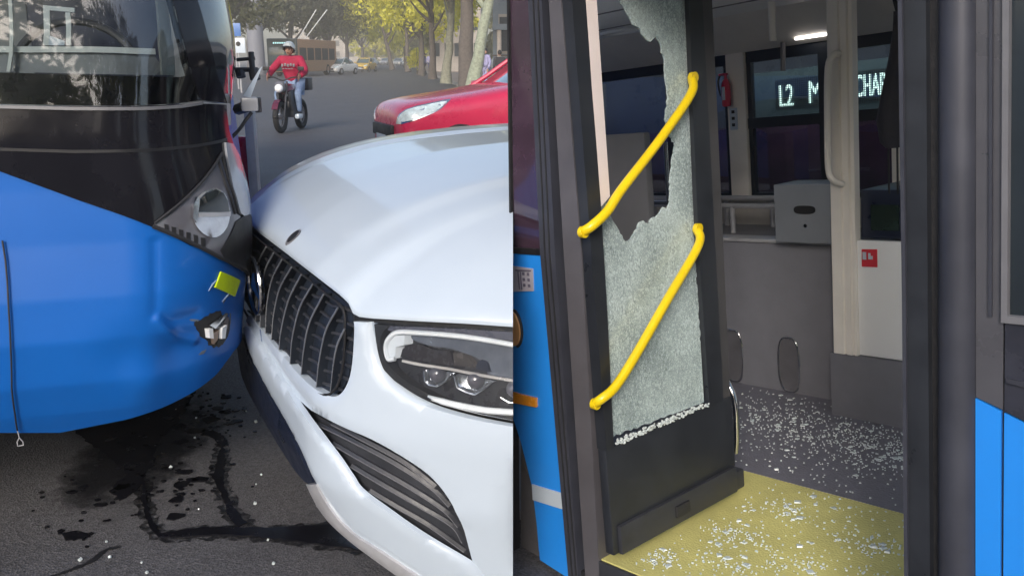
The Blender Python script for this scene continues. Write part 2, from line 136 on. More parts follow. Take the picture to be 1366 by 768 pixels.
def smoothpath(pts, n=6):
    P = [Vector(p) for p in pts]
    if len(P) < 3: return P
    Q = [P[0]*2-P[1]]+P+[P[-1]*2-P[-2]]; out = []
    for i in range(1, len(Q)-2):
        for k in range(n):
            t = k/n; a, b, c, d = Q[i-1], Q[i], Q[i+1], Q[i+2]
            out.append(.5*((2*b)+(c-a)*t+(2*a-5*b+4*c-d)*t*t+(3*b-a-3*c+d)*t**3))
    out.append(P[-1]); return out

def tube(bm, pts, r, seg=10, caps=True):
    P = [Vector(p) for p in pts]; rr = r if isinstance(r, (list, tuple)) else [r]*len(P)
    F = frames(P); rings = []
    for p, (a, b), q in zip(P, F, rr):
        rings.append([bm.verts.new(p+(a*math.cos(t)+b*math.sin(t))*q) for t in [2*math.pi*k/seg for k in range(seg)]])
    for A, B in zip(rings, rings[1:]):
        for k in range(seg):
            bm.faces.new((A[k], A[(k+1) % seg], B[(k+1) % seg], B[k]))
    if caps:
        bm.faces.new(rings[0][::-1]); bm.faces.new(rings[-1])
    return bm

def loft(bm, secs, closed=False, caps=False):
    R = [[bm.verts.new(p) for p in s] for s in secs]; n = len(R[0])
    for A, B in zip(R, R[1:]):
        for k in range(n if closed else n-1):
            bm.faces.new((A[k], A[(k+1) % n], B[(k+1) % n], B[k]))
    if caps:
        bm.faces.new(R[0][::-1]); bm.faces.new(R[-1])
    return bm

def sm(x): x = max(0, min(1, x)); return x*x*(3-2*x)

def inside(p, poly):
    x, y = p; c = False; j = len(poly)-1
    for i in range(len(poly)):
        xi, yi = poly[i]; xj, yj = poly[j]
        if (yi > y) != (yj > y) and x < (xj-xi)*(y-yi)/(yj-yi)+xi: c = not c
        j = i
    return c

def resample(poly, step):
    out = []
    for i in range(len(poly)):
        a = Vector(poly[i]); b = Vector(poly[(i+1) % len(poly)]); n = max(1, int(math.ceil((b-a).length/step)))
        for k in range(n): out.append(tuple(a.lerp(b, k/n)))
    return out

def roundpoly(poly, it=2, keep=62):
    n = len(poly); cor = []
    for i in range(n):                      # true corners stay, the rest is rounded
        a = Vector(poly[i])-Vector(poly[i-1]); b = Vector(poly[(i+1) % n])-Vector(poly[i])
        cor.append(a.length > 1e-9 and b.length > 1e-9 and abs(math.degrees(a.angle(b))) > keep)
    P = [(tuple(p), c) for p, c in zip(poly, cor)]
    for _ in range(it):
        q = []; m = len(P)
        for i in range(m):
            (a, ca), (b, cb) = P[i], P[(i+1) % m]; A, B = Vector(a), Vector(b)
            if ca: q.append((a, True))
            q.append((tuple(A.lerp(B, .25)), False)); q.append((tuple(A.lerp(B, .75)), False))
        P = q
    return [p for p, c in P]

def patch(bm, poly, f, o0, o1, step=.03, rnd=0, chamf=0.):
    """a curved plate: the 2-D outline poly, laid on the surface f(s, t, off), from depth o0 (back) to o1 (front)"""
    if rnd: poly = roundpoly(poly, rnd)
    B = resample(poly, step); n = len(B)
    xs = [p[0] for p in B]; ys = [p[1] for p in B]
    V = [Vector(p) for p in B]; y = min(ys)+step*.37
    while y < max(ys):
        x = min(xs)+step*.41
        while x < max(xs):
            if inside((x, y), B) and min((Vector((x, y))-Vector(b)).length_squared for b in B[::1]) > (step*.45)**2:
                V.append(Vector((x, y)))
            x += step
        y += step
    v2, _, f2, ov, _, _ = delaunay_2d_cdt(V, [], [list(range(n))], 1, 1e-6)
    front = [bm.verts.new(f(p[0], p[1], o1-(chamf if k < n else 0))) for k, p in enumerate(v2)]
    back = [bm.verts.new(f(p[0], p[1], o0)) for p in v2]
    cnt = {}
    for t in f2:
        t = list(t)
        bm.faces.new([front[i] for i in t]); bm.faces.new([back[i] for i in reversed(t)])
        for a, b in zip(t, t[1:]+t[:1]): cnt[(a, b)] = 1
    for (a, b) in list(cnt):
        if (b, a) not in cnt:
            bm.faces.new((front[b], front[a], back[a], back[b]))
    return bm

def prism(bm, poly, f, o0, o1):
    a = [bm.verts.new(f(p[0], p[1], o0)) for p in poly]; b = [bm.verts.new(f(p[0], p[1], o1)) for p in poly]
    n = len(poly)
    bm.faces.new(a[::-1]); bm.faces.new(b)
    for k in range(n): bm.faces.new((a[k], a[(k+1) % n], b[(k+1) % n], b[k]))
    return bm

def qbox(bm, x0, x1, y0, y1, z0, z1, bev=0.):
    return box(bm, ((x0+x1)/2, (y0+y1)/2, (z0+z1)/2), (abs(x1-x0), abs(y1-y0), abs(z1-z0)), None, bev)

# ---------------------------------------------------------------- materials
def asphalt():
    m = mat('asphalt', (.082, .079, .083), .66, var=.22, vscale=1.2)
    n = m.node_tree.nodes; L = m.node_tree.links; b = n['Principled BSDF']; tc = n.new('ShaderNodeTexCoord')
    v = n.new('ShaderNodeTexVoronoi'); v.inputs['Scale'].default_value = 140
    L.new(tc.outputs['Object'], v.inputs['Vector'])
    bp = n.new('ShaderNodeBump'); bp.inputs['Strength'].default_value = .5; bp.inputs['Distance'].default_value = .006
    L.new(v.outputs['Distance'], bp.inputs['Height']); L.new(bp.outputs['Normal'], b.inputs['Normal'])
    src = b.inputs['Base Color'].links[0].from_socket                       # stones of the aggregate, each its own grey
    se = n.new('ShaderNodeSeparateColor'); L.new(v.outputs['Color'], se.inputs[0])
    r = n.new('ShaderNodeMapRange'); r.inputs[3].default_value = .62; r.inputs[4].default_value = 1.42; L.new(se.outputs[0], r.inputs[0])
    q = n.new('ShaderNodeVectorMath'); q.operation = 'SCALE'; L.new(src, q.inputs[0]); L.new(r.outputs[0], q.inputs['Scale']); L.new(q.outputs[0], b.inputs['Base Color'])
    return m
M_asph = asphalt()
M_pave = mat('paving', (.30, .24, .20), .85, var=.2, vscale=3, bump=.3, bscale=40)
M_kerb = mat('kerb_stone', (.28, .27, .25), .85, var=.2, vscale=5, bump=.3, bscale=60)
M_blue = mat('blue_paint', (.002, .115, .47), .42, var=.04, vscale=3, coat=.12, spec=.35)
M_blueB = mat('bright_blue_paint', (.02, .27, .86), .3, var=.04, vscale=4, coat=.5)
M_black = mat('black_gloss', (.010, .010, .014), .12, var=.2, vscale=5, coat=.15, spec=.35)
M_blackm = mat('black_matt', (.012, .012, .014), .55, var=.3, vscale=12)
M_rubber = mat('rubber', (.02, .02, .023), .6, var=.3, vscale=30, bump=.15, bscale=200)
M_chrome = mat('chrome', (.75, .75, .76), .15, 1., var=.08, vscale=12)
M_silver = mat('silver_plastic', (.45, .45, .47), .35, .3, var=.1, vscale=20)
M_white = mat('white_paint', (.53, .605, .69), .3, var=.025, vscale=2.5, coat=.8)
M_dkblue = mat('dark_blue_plastic', (.012, .018, .04), .35, var=.25, vscale=12)
M_dkgrey = mat('dark_grey_plastic', (.035, .037, .045), .45, var=.25, vscale=15)
M_grey = mat('grey_plastic', (.16, .16, .175), .4, var=.12, vscale=10)
M_lamp = mat('lamp_chrome', (.62, .63, .66), .14, .9, var=.15, vscale=30)
M_led = mat('light_guide', (.82, .84, .86), .2, var=.05, vscale=40)
M_clear = pane('clear_lens', (.93, .95, .97), .06)
M_yel = mat('lime_sticker', (.62, .80, .01), .45, var=.06, vscale=60)
M_red = mat('red_paint', (.58, .02, .075), .28, var=.05, vscale=4, coat=.7)
M_tyre = mat('tyre', (.02, .02, .021), .8, var=.3, vscale=25, bump=.3, bscale=90)
M_glass = pane('windscreen_glass', (.80, .83, .84), .05)
M_dark = pane('dark_glass', (.06, .07, .09), .16)

def bark(name, c):
    return mat(name, c, .9, var=.35, vscale=9, bump=.8, bscale=22)
M_bark = bark('bark', (.11, .095, .085)); M_barkp = bark('pale_bark', (.22, .22, .17)); M_barkg = bark('green_bark', (.26, .29, .22))
def leafmat(name, c, t):
    m = mat(name, c, .6, var=.45, vscale=1.1)
    n = m.node_tree.nodes; L = m.node_tree.links; b = n['Principled BSDF']
    tr = n.new('ShaderNodeBsdfTranslucent'); tr.inputs[0].default_value = (*t, 1)
    x = n.new('ShaderNodeMixShader'); x.inputs[0].default_value = .35
    L.new(b.outputs[0], x.inputs[1]); L.new(tr.outputs[0], x.inputs[2]); L.new(x.outputs[0], n['Material Output'].inputs['Surface'])
    return m
M_leafy = leafmat('yellow_leaves', (.54, .51, .075), (.85, .84, .13))
M_leafg = leafmat('green_leaves', (.15, .15, .055), (.30, .29, .08))
M_leafd = leafmat('dark_leaves', (.11, .115, .06), (.18, .18, .06))

# ---------------------------------------------------------------- ground
bm = NB()
for x0, x1, y0, y1 in [(-400, 400, -300, 900)]:
    vs = [bm.verts.new(p) for p in ((x0, y0, 0), (x1, y0, 0), (x1, y1, 0), (x0, y1, 0))]; bm.faces.new(vs)
road = emit(bm, 'road', M_asph, smooth=False); tag(road, 'grey asphalt road running away to the trees', kind='structure')
def kx(y): return -.129*(y-22)+.6            # right kerb line of the avenue
bm = NB()
sec = []
for y in (24, 40, 60, 90, 140, 220, 340):
    sec.append([(kx(y), y, 0), (kx(y)+.02, y, .13), (kx(y)+.2, y, .14), (kx(y)+.2, y, 0)])
loft(bm, [[Vector(p) for p in s] for s in sec], True, True)
kerb = emit(bm, 'kerb', M_kerb, smooth=False); tag(kerb, 'stone kerb along the right of the avenue', kind='structure')
bm = NB(); loft(bm, [[Vector(p) for p in ((kx(y)+.2, y, 0), (kx(y)+.2, y, .135), (kx(y)+14, y, .135), (kx(y)+14, y, 0))] for y in (24, 40, 60, 90, 140, 220, 340)], True, True)
tag(emit(bm, 'pavement', M_pave, smooth=False), 'brownish pavement under the trees', kind='structure')
# slab joint and crack in the foreground asphalt
def ribbon(bm, pts, wd, z):
    P = [Vector((p[0], p[1], z)) for p in pts]; A = []; Bq = []
    for i, p in enumerate(P):
        d = (P[min(i+1, len(P)-1)]-P[max(i-1, 0)]).normalized(); nn = Vector((-d.y, d.x, 0)); q = wd*(.6+.8*random.random())
        A.append(bm.verts.new(p+nn*q)); Bq.append(bm.verts.new(p-nn*q))
    for i in range(len(P)-1): bm.faces.new((A[i], A[i+1], Bq[i+1], Bq[i]))
bm = NB(); ribbon(bm, smoothpath([(*p, 0) for p in D['crack']], 8), .008, .004)
cr = emit(bm, 'road_crack', M_blackm, road, smooth=False)
# spilled fluid
M_fluid = mat('spilled_fluid', (.006, .006, .009), .22, var=.2, vscale=9)
flat = lambda z: (lambda s, t, o: Vector((s, t, z+o)))
def rough_outline(poly, amp, step=.03):
    out = []
    for p in resample(roundpoly(poly, 2), step):
        out.append((p[0]+random.uniform(-amp, amp), p[1]+random.uniform(-amp, amp)))
    return out
M_soak = bpy.data.materials.new('soaked_edge'); M_soak.use_nodes = True
n_ = M_soak.node_tree.nodes; l_ = M_soak.node_tree.links; p_ = n_['Principled BSDF']; p_.inputs['Base Color'].default_value = (.012, .012, .014, 1); p_.inputs['Roughness'].default_value = .5
nz_ = n_.new('ShaderNodeTexNoise'); nz_.inputs['Scale'].default_value = 38; nz_.inputs['Detail'].default_value = 6; tc_ = n_.new('ShaderNodeTexCoord'); l_.new(tc_.outputs['Object'], nz_.inputs['Vector'])
mr_ = n_.new('ShaderNodeMapRange'); mr_.inputs[1].default_value = .38; mr_.inputs[2].default_value = .66; mr_.inputs[3].default_value = .0; mr_.inputs[4].default_value = .75; l_.new(nz_.outputs['Fac'], mr_.inputs[0])
tr_ = n_.new('ShaderNodeBsdfTransparent'); mx_ = n_.new('ShaderNodeMixShader'); l_.new(mr_.outputs[0], mx_.inputs[0]); l_.new(tr_.outputs[0], mx_.inputs[1]); l_.new(p_.outputs[0], mx_.inputs[2]); l_.new(mx_.outputs[0], n_['Material Output'].inputs['Surface'])
def soaked(poly, grow, parent):              # the wet fringe that has crept into the asphalt round a spill
    P = resample(roundpoly(poly, 2), .03); n = len(P); area = sum(P[i-1][0]*P[i][1]-P[i][0]*P[i-1][1] for i in range(n)); s_ = 1 if area > 0 else -1
    out = []
    for i in range(n):
        d = (Vector(P[(i+1) % n])-Vector(P[i-1])); d = d.normalized() if d.length > 1e-6 else Vector((1, 0)); q = grow*random.uniform(.5, 1.4)
        out.append((P[i][0]+d.y*q*s_, P[i][1]-d.x*q*s_))
    bm = NB()
    try: patch(bm, out, flat(0), .0008, .0018, .06)
    except Exception: pass
    emit(bm, 'soaked_fringe', M_soak, parent, smooth=False)
bm = NB(); patch(bm, rough_outline(D['s_main'], .004, .022), flat(0), .001, .006, .05)
sp1 = tag(emit(bm, 'fluid_trail', M_fluid, smooth=False), 'dark fluid trail with a right-angled bend running under the white car', 'spill')
bm = NB(); patch(bm, rough_outline(D['s_b'], .004, .022), flat(0), .001, .0045, .05)
sp2 = tag(emit(bm, 'fluid_trail', M_fluid, smooth=False), 'short dark fluid trail dripping down to the long one, nearer the white car', 'spill')
bm = NB(); patch(bm, rough_outline(D['s_c'], .010, .03), flat(0), .001, .005, .06)
tag(emit(bm, 'fluid_puddle', M_fluid, smooth=False), 'broad black fluid puddle under the blue bumper', 'puddle')
bm = NB(); patch(bm, rough_outline(D['s_d'], .008), flat(0), .001, .005, .03)
tag(emit(bm, 'fluid_puddle', M_fluid, smooth=False), 'small lone oval dark stain at the bottom left of the road', 'puddle')
bm = NB(); patch(bm, rough_outline(D['s_e'], .004, .02), flat(0), .001, .005, .04)
tag(emit(bm, 'fluid_puddle', M_fluid, smooth=False), 'thin crooked dark puddle between the bus and the car bumper', 'puddle')
soaked(D['s_main'], .022, sp1); soaked(D['s_b'], .022, sp2)
M_damp = bpy.data.materials.new('damp_stain'); M_damp.use_nodes = True
n_ = M_damp.node_tree.nodes; l_ = M_damp.node_tree.links; p_ = n_['Principled BSDF']; p_.inputs['Base Color'].default_value = (.010, .010, .013, 1); p_.inputs['Roughness'].default_value = .42
tc_ = n_.new('ShaderNodeTexCoord'); gr_ = n_.new('ShaderNodeTexGradient'); gr_.gradient_type = 'SPHERICAL'; mp_ = n_.new('ShaderNodeMapping'); mp_.inputs['Location'].default_value = (-1, -1, 0); mp_.inputs['Scale'].default_value = (2, 2, 0)
nz_ = n_.new('ShaderNodeTexNoise'); nz_.inputs['Scale'].default_value = 7; nz_.inputs['Detail'].default_value = 8; nz_.inputs['Roughness'].default_value = .7
l_.new(tc_.outputs['Generated'], mp_.inputs['Vector']); l_.new(mp_.outputs[0], gr_.inputs[0]); l_.new(tc_.outputs['Object'], nz_.inputs['Vector'])
ad_ = n_.new('ShaderNodeMath'); ad_.operation = 'MULTIPLY_ADD'; ad_.inputs[1].default_value = 1.1; l_.new(nz_.outputs['Fac'], ad_.inputs[0]); l_.new(gr_.outputs['Fac'], ad_.inputs[2])
mr_ = n_.new('ShaderNodeMapRange'); mr_.inputs[1].default_value = .72; mr_.inputs[2].default_value = 1.15; mr_.inputs[3].default_value = 0; mr_.inputs[4].default_value = .62; l_.new(ad_.outputs[0], mr_.inputs[0])
tr_ = n_.new('ShaderNodeBsdfTransparent'); mx_ = n_.new('ShaderNodeMixShader'); l_.new(mr_.outputs[0], mx_.inputs[0]); l_.new(tr_.outputs[0], mx_.inputs[1]); l_.new(p_.outputs[0], mx_.inputs[2]); l_.new(mx_.outputs[0], n_['Material Output'].inputs['Surface'])
def damp(pts, lab, grow):
    cx0 = sum(p[0] for p in pts)/len(pts); cy0 = sum(p[1] for p in pts)/len(pts); rx = (max(p[0] for p in pts)-min(p[0] for p in pts))*grow; ry = (max(p[1] for p in pts)-min(p[1] for p in pts))*grow
    bm = NB(); prism(bm, [(cx0+rx*math.cos(2*math.pi*k/40), cy0+ry*math.sin(2*math.pi*k/40)) for k in range(40)], flat(0), .001, .0025)
    tag(emit(bm, 'damp_stain', M_damp, smooth=False), lab, 'stain')
damp(D['s_c'], 'soft dark damp stain spreading round the broad puddle under the blue bumper', .62)
bm = NB()
def blob(bm, x, y, r):
    n = 9; ph = random.random()*6
    patchp = [(x+r*(1+.35*random.uniform(-1, 1))*math.cos(ph+2*math.pi*k/n)*1.25, y+r*(1+.35*random.uniform(-1, 1))*math.sin(ph+2*math.pi*k/n)) for k in range(n)]
    prism(bm, patchp, flat(0), .001, .005)
for x, y in D['drops']: blob(bm, x, y, random.uniform(.008, .028))
for k in range(150):
    c = random.choice(D['drops']); blob(bm, c[0]+random.gauss(0, .12), c[1]+random.gauss(0, .12), random.uniform(.003, .009))
tag(emit(bm, 'fluid_drops', M_fluid, smooth=False), 'dark fluid drops spattered on the asphalt', kind='stuff')
M_crumb = mat('glass_crumbs', (.62, .68, .68), .25, var=.1, vscale=50, spec=.8)
bm = NB()
for k in range(34):
    x = random.uniform(-1.5, -.1); y = random.uniform(2.25, 3.6); r = random.uniform(.002, .005)
    bmesh.ops.create_cube(bm, size=r*2, matrix=Matrix.Translation((x, y, r)) @ Euler((random.random()*3, random.random()*3, 0)).to_matrix().to_4x4())
tag(emit(bm, 'road_grit', M_crumb, smooth=False), 'pale grit and glass crumbs on the road', kind='stuff')

# ---------------------------------------------------------------- the blue bus on the left
yawA = math.radians(D['a_yaw'])
MA = Matrix.Translation(D['a_o']) @ Matrix.Rotation(yawA, 4, 'Z')     # local x across the front, y towards its rear
busA = thing('city_bus', 'blue bus with black front panel and crumpled bumper, nose against the white car', 'bus', MA)
RA, RB = D['a_r']
def bump_dents(s, z):
    q = 0.
    c = Vector((s-.18, z-.62))                      # crush round the broken lamp
    q += .024*math.exp(-(c.length/.085)**2)
    q -= .012*math.exp(-((c-Vector((-.10, -.10))).length/.06)**2)
    q += .010*math.exp(-((c-Vector((-.16, .02))).length/.07)**2)
    for line, a, wd in ((D['a_crease'], -.008, .011), (D['a_crease2'], .006, .016), (D['a_crease3'], -.014, .012)):
        dmin = 9
        for p, r in zip(line, line[1:]):
            p = Vector(p); r = Vector(r); t = max(0, min(1, (Vector((s, z))-p).dot(r-p)/max(1e-9, (r-p).length_squared)))
            dmin = min(dmin, (Vector((s, z))-(p+(r-p)*t)).length)
        q += a*math.exp(-(dmin/wd)**2)
    return q
def fA(s, z, o, dent=True):
    lc = lerp(D['a_zs'], D['a_lc'], z); b0 = lerp(D['a_bz'], D['a_bb'], z)
    if s <= 0: x, y, n = lc+s, b0, Vector((0, -1, 0))
    else:
        th = min(s/.38, math.pi/2); x = lc+RA*math.sin(th); y = b0+RB*(1-math.cos(th))
        n = Vector((RB*math.sin(th), -RA*math.cos(th), 0)).normalized()
        ex = s-.38*math.pi/2
        if ex > 0: y += ex
    d = bump_dents(s, z) if dent and z < .95 and s > -.5 else 0
    return Vector((x, y, z))+n*(o-d)
SQ = .38*math.pi/2
def zbot(s):
    b = sorted(D['a_bottom']); return lerp([p[0] for p in b], [p[1] for p in b], s)
ZG = min(p[1] for p in D['a_glass'])
def skin(bm, ss, zs, o, f=fA):
    R = [[bm.verts.new(f(s, z if not callable(z) else z(s), o)) for z in zs] for s in ss]
    for a, b in zip(R, R[1:]):
        for k in range(len(zs)-1): bm.faces.new((a[k], a[k+1], b[k+1], b[k]))
ss = [-1.6+.1*k for k in range(10)]+[-.6+.010*k for k in range(61)]+[.01+.01*k for k in range(59)]+[SQ+.02, SQ+.2, SQ+1, SQ+4, SQ+9]
NZ = 84
bm = NB()
R = []
for s in ss:
    z0 = zbot(s); R.append([bm.verts.new(fA(s, z0+(1.24-z0)*k/NZ, 0)) for k in range(NZ+1)])
for a, b in zip(R, R[1:]):
    for k in range(NZ): bm.faces.new((a[k], a[k+1], b[k+1], b[k]))
# rolled lower lip and floor pan
lip = [[bm.verts.new(fA(s, zbot(s), -.03)+Vector((0, 0, -.005))), bm.verts.new(fA(s, zbot(s), -.25)+Vector((0, 0, .06)))] for s in ss]
for i in range(len(ss)-1):
    bm.faces.new((R[i][0], R[i+1][0], lip[i+1][0], lip[i][0])); bm.faces.new((lip[i][0], lip[i+1][0], lip[i+1][1], lip[i][1]))
emit(bm, 'bumper', M_blue, busA, angle=50)
bm = NB(); qbox(bm, -2.3, .1, .35, 9.5, .46, .62); emit(bm, 'floor_pan', M_blackm, busA, smooth=False)
bm = NB(); skin(bm, [SQ, SQ+.2, SQ+1, SQ+4, SQ+9], [1.24, 1.6, 2.0, 2.4, 2.75], 0); emit(bm, 'side_wall', M_dkgrey, busA)
bm = NB(); qbox(bm, -2.3, .25, .5, 9.5, 2.72, 2.85, .05); emit(bm, 'roof', M_blue, busA)
bm = NB(); qbox(bm, -2.3, -2.2, .45, 9.5, .5, 2.72); emit(bm, 'side_wall', M_blue, busA)
bm = NB(); patch(bm, D['a_black'], fA, -.01, .006, .03, 1); bp_ = emit(bm, 'front_panel', M_black, busA)
bm = NB(); patch(bm, D['a_seam'], fA, .0, .008, .03); emit(bm, 'panel_seam', M_blackm, bp_)
bm = NB(); patch(bm, D['a_chrome'], fA, 0, .012, .03); emit(bm, 'trim_strip', mat('trim_dull', (.16, .16, .17), .35, var=.15), busA)
bm = NB(); patch(bm, D['a_glass'], fA, -.004, .002, .06, 1); emit(bm, 'windscreen', M_glass, busA)
bm = NB(); patch(bm, D['a_frit'], fA, -.012, -.006, .05); emit(bm, 'lower_border', M_black, busA)
bm = NB(); patch(bm, D['a_pillar'], fA, -.03, .004, .04); emit(bm, 'corner_pillar', M_black, busA)
bm = NB(); patch(bm, D['a_sideglass'], fA, -.008, .003, .04); emit(bm, 'side_window', mat('side_window_glass', (.03, .035, .04), .05, var=.2, spec=1., coat=1.), busA)
# cab interior seen through the screen
M_cab = mat('cab_plastic', (.50, .52, .52), .6, var=.1, vscale=6)
bm = NB(); qbox(bm, -1.7, .05, .30, .95, 1.2, 1.325, .02); emit(bm, 'dashboard', M_cab, busA)
bm = NB(); qbox(bm, -1.9, .1, 2.2, 2.25, .6, 2.7); emit(bm, 'cab_bulkhead', mat('bulkhead_grey', (.20, .22, .24), .6, var=.2, vscale=3), busA)
M_pale = mat('cab_trim_pale', (.66, .68, .66), .5, var=.08, vscale=9)
for key, o_, m_, nm_ in (('a_dashedge', -.05, M_pale, 'dash_edge'), ('a_dashface', -.06, mat('dash_face', (.22, .23, .25), .5, var=.25, vscale=6), 'dash_face'), ('a_sidestrip', -.03, mat('screen_trim', (.40, .42, .40), .5, var=.15), 'screen_trim'), ('a_leftstrip', -.03, M_pale, 'screen_trim'), ('a_part', -.12, M_pale, 'partition_frame'), ('a_part2', -.12, M_pale, 'partition_frame'), ('a_part3', -.12, M_white, 'white_card')):
    bm = NB(); patch(bm, D[key], lambda s, z, o: fA(s, z, o, False), o_-.012, o_, .05); emit(bm, nm_, m_, busA)
bm = NB(); tube(bm, smoothpath([Vector((-.25+.19*math.cos(t), .72+.05*math.sin(t), 1.40+.17*math.sin(t))) for t in [2*math.pi*k/16 for k in range(17)]], 2), .014, 8, False); emit(bm, 'steering_wheel', M_dkgrey, busA)
bm = NB(); qbox(bm, -.48, .02, 1.2, 1.34, 1.0, 1.95, .06); emit(bm, 'driver_seat', M_dkblue, busA)
# lamp cluster on the corner
M_cover = mat('lamp_cover', (.12, .12, .14), .16, var=.15, vscale=7, coat=.8)
bm = NB(); patch(bm, D['a_lampcover'], fA, .0, .010, .02); hl = emit(bm, 'headlight', M_cover, busA)
bm = NB(); patch(bm, D['a_lamp'], fA, .005, .018, .012, 1); emit(bm, 'reflector_bowl', M_lamp, hl)
bm = NB(); patch(bm, D['a_lamptop'], fA, .010, .0215, .012); emit(bm, 'projector_lens', mat('projector_dark', (.008, .014, .018), .06, var=.2, coat=1.), hl)
bm = NB(); patch(bm, D['a_rim'], fA, .012, .026, .012); emit(bm, 'bowl_rim', M_chrome, hl)
bm = NB(); patch(bm, D['a_lampshelf'], fA, .012, .025, .012); emit(bm, 'lamp_shelf', M_silver, hl)
for sl in D['a_slots']:
    bm = NB(); patch(bm, sl, fA, .004, .0125, .01); emit(bm, 'vent_slot', M_blackm, hl)
for key in ('a_l1', 'a_l2', 'a_l2b'):
    P = [fA(a[0], a[1], .012) for a in resample(D[key]+D[key][::-1][1:-1], .02)]
    P = P[:len(P)//2+1] if key == 'a_l1' else [fA(a[0]+(b[0]-a[0])*t, a[1]+(b[1]-a[1])*t, .012) for a, b in zip(D[key], D[key][1:]) for t in (0, .25, .5, .75, 1)]
    bm = NB(); tube(bm, P, .0045, 6); emit(bm, 'cover_seam', M_rubber, hl)
bm = NB(); P = [fA(a[0]+(b[0]-a[0])*t, a[1]+(b[1]-a[1])*t, .010) for a, b in zip(D['a_edge'], D['a_edge'][1:]) for t in (0, .25, .5, .75, 1)]
tube(bm, P, .007, 6); emit(bm, 'cover_seam', M_rubber, hl)
bm = NB(); patch(bm, D['a_fender'], fA, 0, .013, .02); emit(bm, 'corner_cap', mat('pale_fender', (.42, .43, .46), .2, var=.1, coat=.7), busA)
bm = NB(); patch(bm, D['a_void'], fA, .0, .0135, .02, 1); emit(bm, 'torn_gap', M_blackm, busA)
bm = NB(); patch(bm, D['a_sticker'], fA, .001, .007, .012); emit(bm, 'reflector_sticker', M_yel, busA)
# torn hole with the smashed fog lamp inside
bm = NB(); patch(bm, rough_outline(D['a_hole'], .004, .015), fA, .0, .0025, .02); hole = emit(bm, 'bumper_hole', M_blackm, busA)
hc = [sum(p[i] for p in D['a_hole'])/len(D['a_hole']) for i in (0, 1)]
def shard(pts, m, o1, nm='lamp_fragment'):
    bm = NB(); prism(bm, [(hc[0]+a, hc[1]+b) for a, b in pts], fA, .0, o1); emit(bm, nm, m, hole, smooth=False)
shard([(-.045, .03), (.02, .052), (.035, .045), (.012, .018), (-.02, .012)], M_chrome, .016)
shard([(-.05, .02), (-.035, .018), (-.028, -.018), (-.042, -.012)], M_led, .02)
shard([(.002, .008), (.022, .012), (.02, -.032), (.004, -.028)], M_led, .022)
shard([(-.025, -.002), (-.002, .004), (-.004, -.03), (-.018, -.04)], mat('lamp_bronze', (.30, .22, .17), .35, .5, var=.2), .013)
shard([(.024, .03), (.046, .03), (.044, -.005), (.026, -.02)], mat('lamp_brown', (.16, .12, .11), .4, var=.3, vscale=40), .012)
shard([(.0, -.032), (.02, -.034), (.012, -.055), (-.006, -.05)], M_blackm, .012)
for key in ('a_scr1', 'a_scr2'):
    P = [fA(p[0], p[1], .0015) for p in D[key]]; bm = NB(); tube(bm, P, [.0012, .0028, .001], 6); emit(bm, 'scratch', mat('bare_scratch', (.3, .42, .6), .5, var=.1), busA)
rs = random.Random(5)
M_chip = mat('bare_filler', (.10, .13, .18), .6, var=.3, vscale=40)
for (cs_, cz_, w_, h_, a_) in ((.06, .10, .016, .006, .5), (.075, .02, .006, .022, .2), (-.09, .055, .022, .004, -.3), (.03, .085, .012, .004, .9), (-.05, -.06, .014, .005, .4)):
    pts = []
    for k in range(9):
        t = 2*math.pi*k/9; x_, z_ = w_*math.cos(t)*rs.uniform(.6, 1.2), h_*math.sin(t)*rs.uniform(.6, 1.3)
        pts.append((hc[0]+cs_+x_*math.cos(a_)-z_*math.sin(a_), hc[1]+cz_+x_*math.sin(a_)+z_*math.cos(a_)))
    bm = NB(); patch(bm, pts, fA, .0, .0012, .01); emit(bm, 'paint_chip', M_chip, busA)
# tow-eye cord on the left
bm = NB(); cd_ = smoothpath([(p[0], p[1], 0) for p in D['a_cord']], 6); tube(bm, [fA(p.x, p.y, .009) for p in cd_], .0028, 6); e = fA(D['a_cord'][-1][0], D['a_cord'][-1][1], .009)
emit(bm, 'dangling_cord', M_rubber, busA)
bm = NB(); tube(bm, [e+Vector(p) for p in ((0, 0, 0), (.003, -.002, -.022), (-.005, 0, -.036), (-.005, 0, -.048), (.010, 0, -.048), (.010, 0, -.036), (.003, -.002, -.023))], .0018, 6); emit(bm, 'cord_loop', M_silver, busA)
# folded mirror arm beside the corner
ma = NB()
tube(ma, [Vector((0.255, 0.639, 1.280)), Vector((0.281, 0.527, 1.295)), Vector((0.315, 0.519, 1.302))], .02, 8); arm = emit(ma, 'mirror_arm', M_dkgrey, busA)
bm = NB(); c = Vector((0.291, 0.505, 1.303)); box(bm, c, (.055, .05, .045), None, .008); emit(bm, 'arm_clamp', M_silver, arm)
bm = NB(); c = Vector((0.318, 0.517, 1.300)); box(bm, c, (.022, .05, .05), None, .005); emit(bm, 'clamp_cap', M_dkgrey, arm)
bm = NB(); A0, A1 = Vector((0.296, 0.531, 1.324)), Vector((0.341, 0.544, 1.426)); B1, B0 = Vector((0.331, 0.544, 1.416)), Vector((0.272, 0.539, 1.329))
vs = []
for q in (A0, A1, B1, B0): vs.append((q.x, q.z))
prism(bm, vs, lambda s, t, o: Vector((s, A0.y+o, t)), -.015, .015); emit(bm, 'mirror_blade', M_white, arm)
bm = NB()
for (u0, u1, r) in (((0.250, 0.676, 1.412), (0.305, 0.659, 1.412), 0.008), ((0.262, 0.681, 1.445), (0.322, 0.664, 1.450), 0.006), ((0.311, 0.673, 1.470), (0.312, 0.649, 1.382), 0.01), ((0.270, 0.669, 1.407), (0.273, 0.662, 1.387), 0.016), ((0.315, 0.657, 1.415), (0.319, 0.646, 1.380), 0.018)):
    tube(bm, [Vector(u0), Vector(u1)], r, 8)
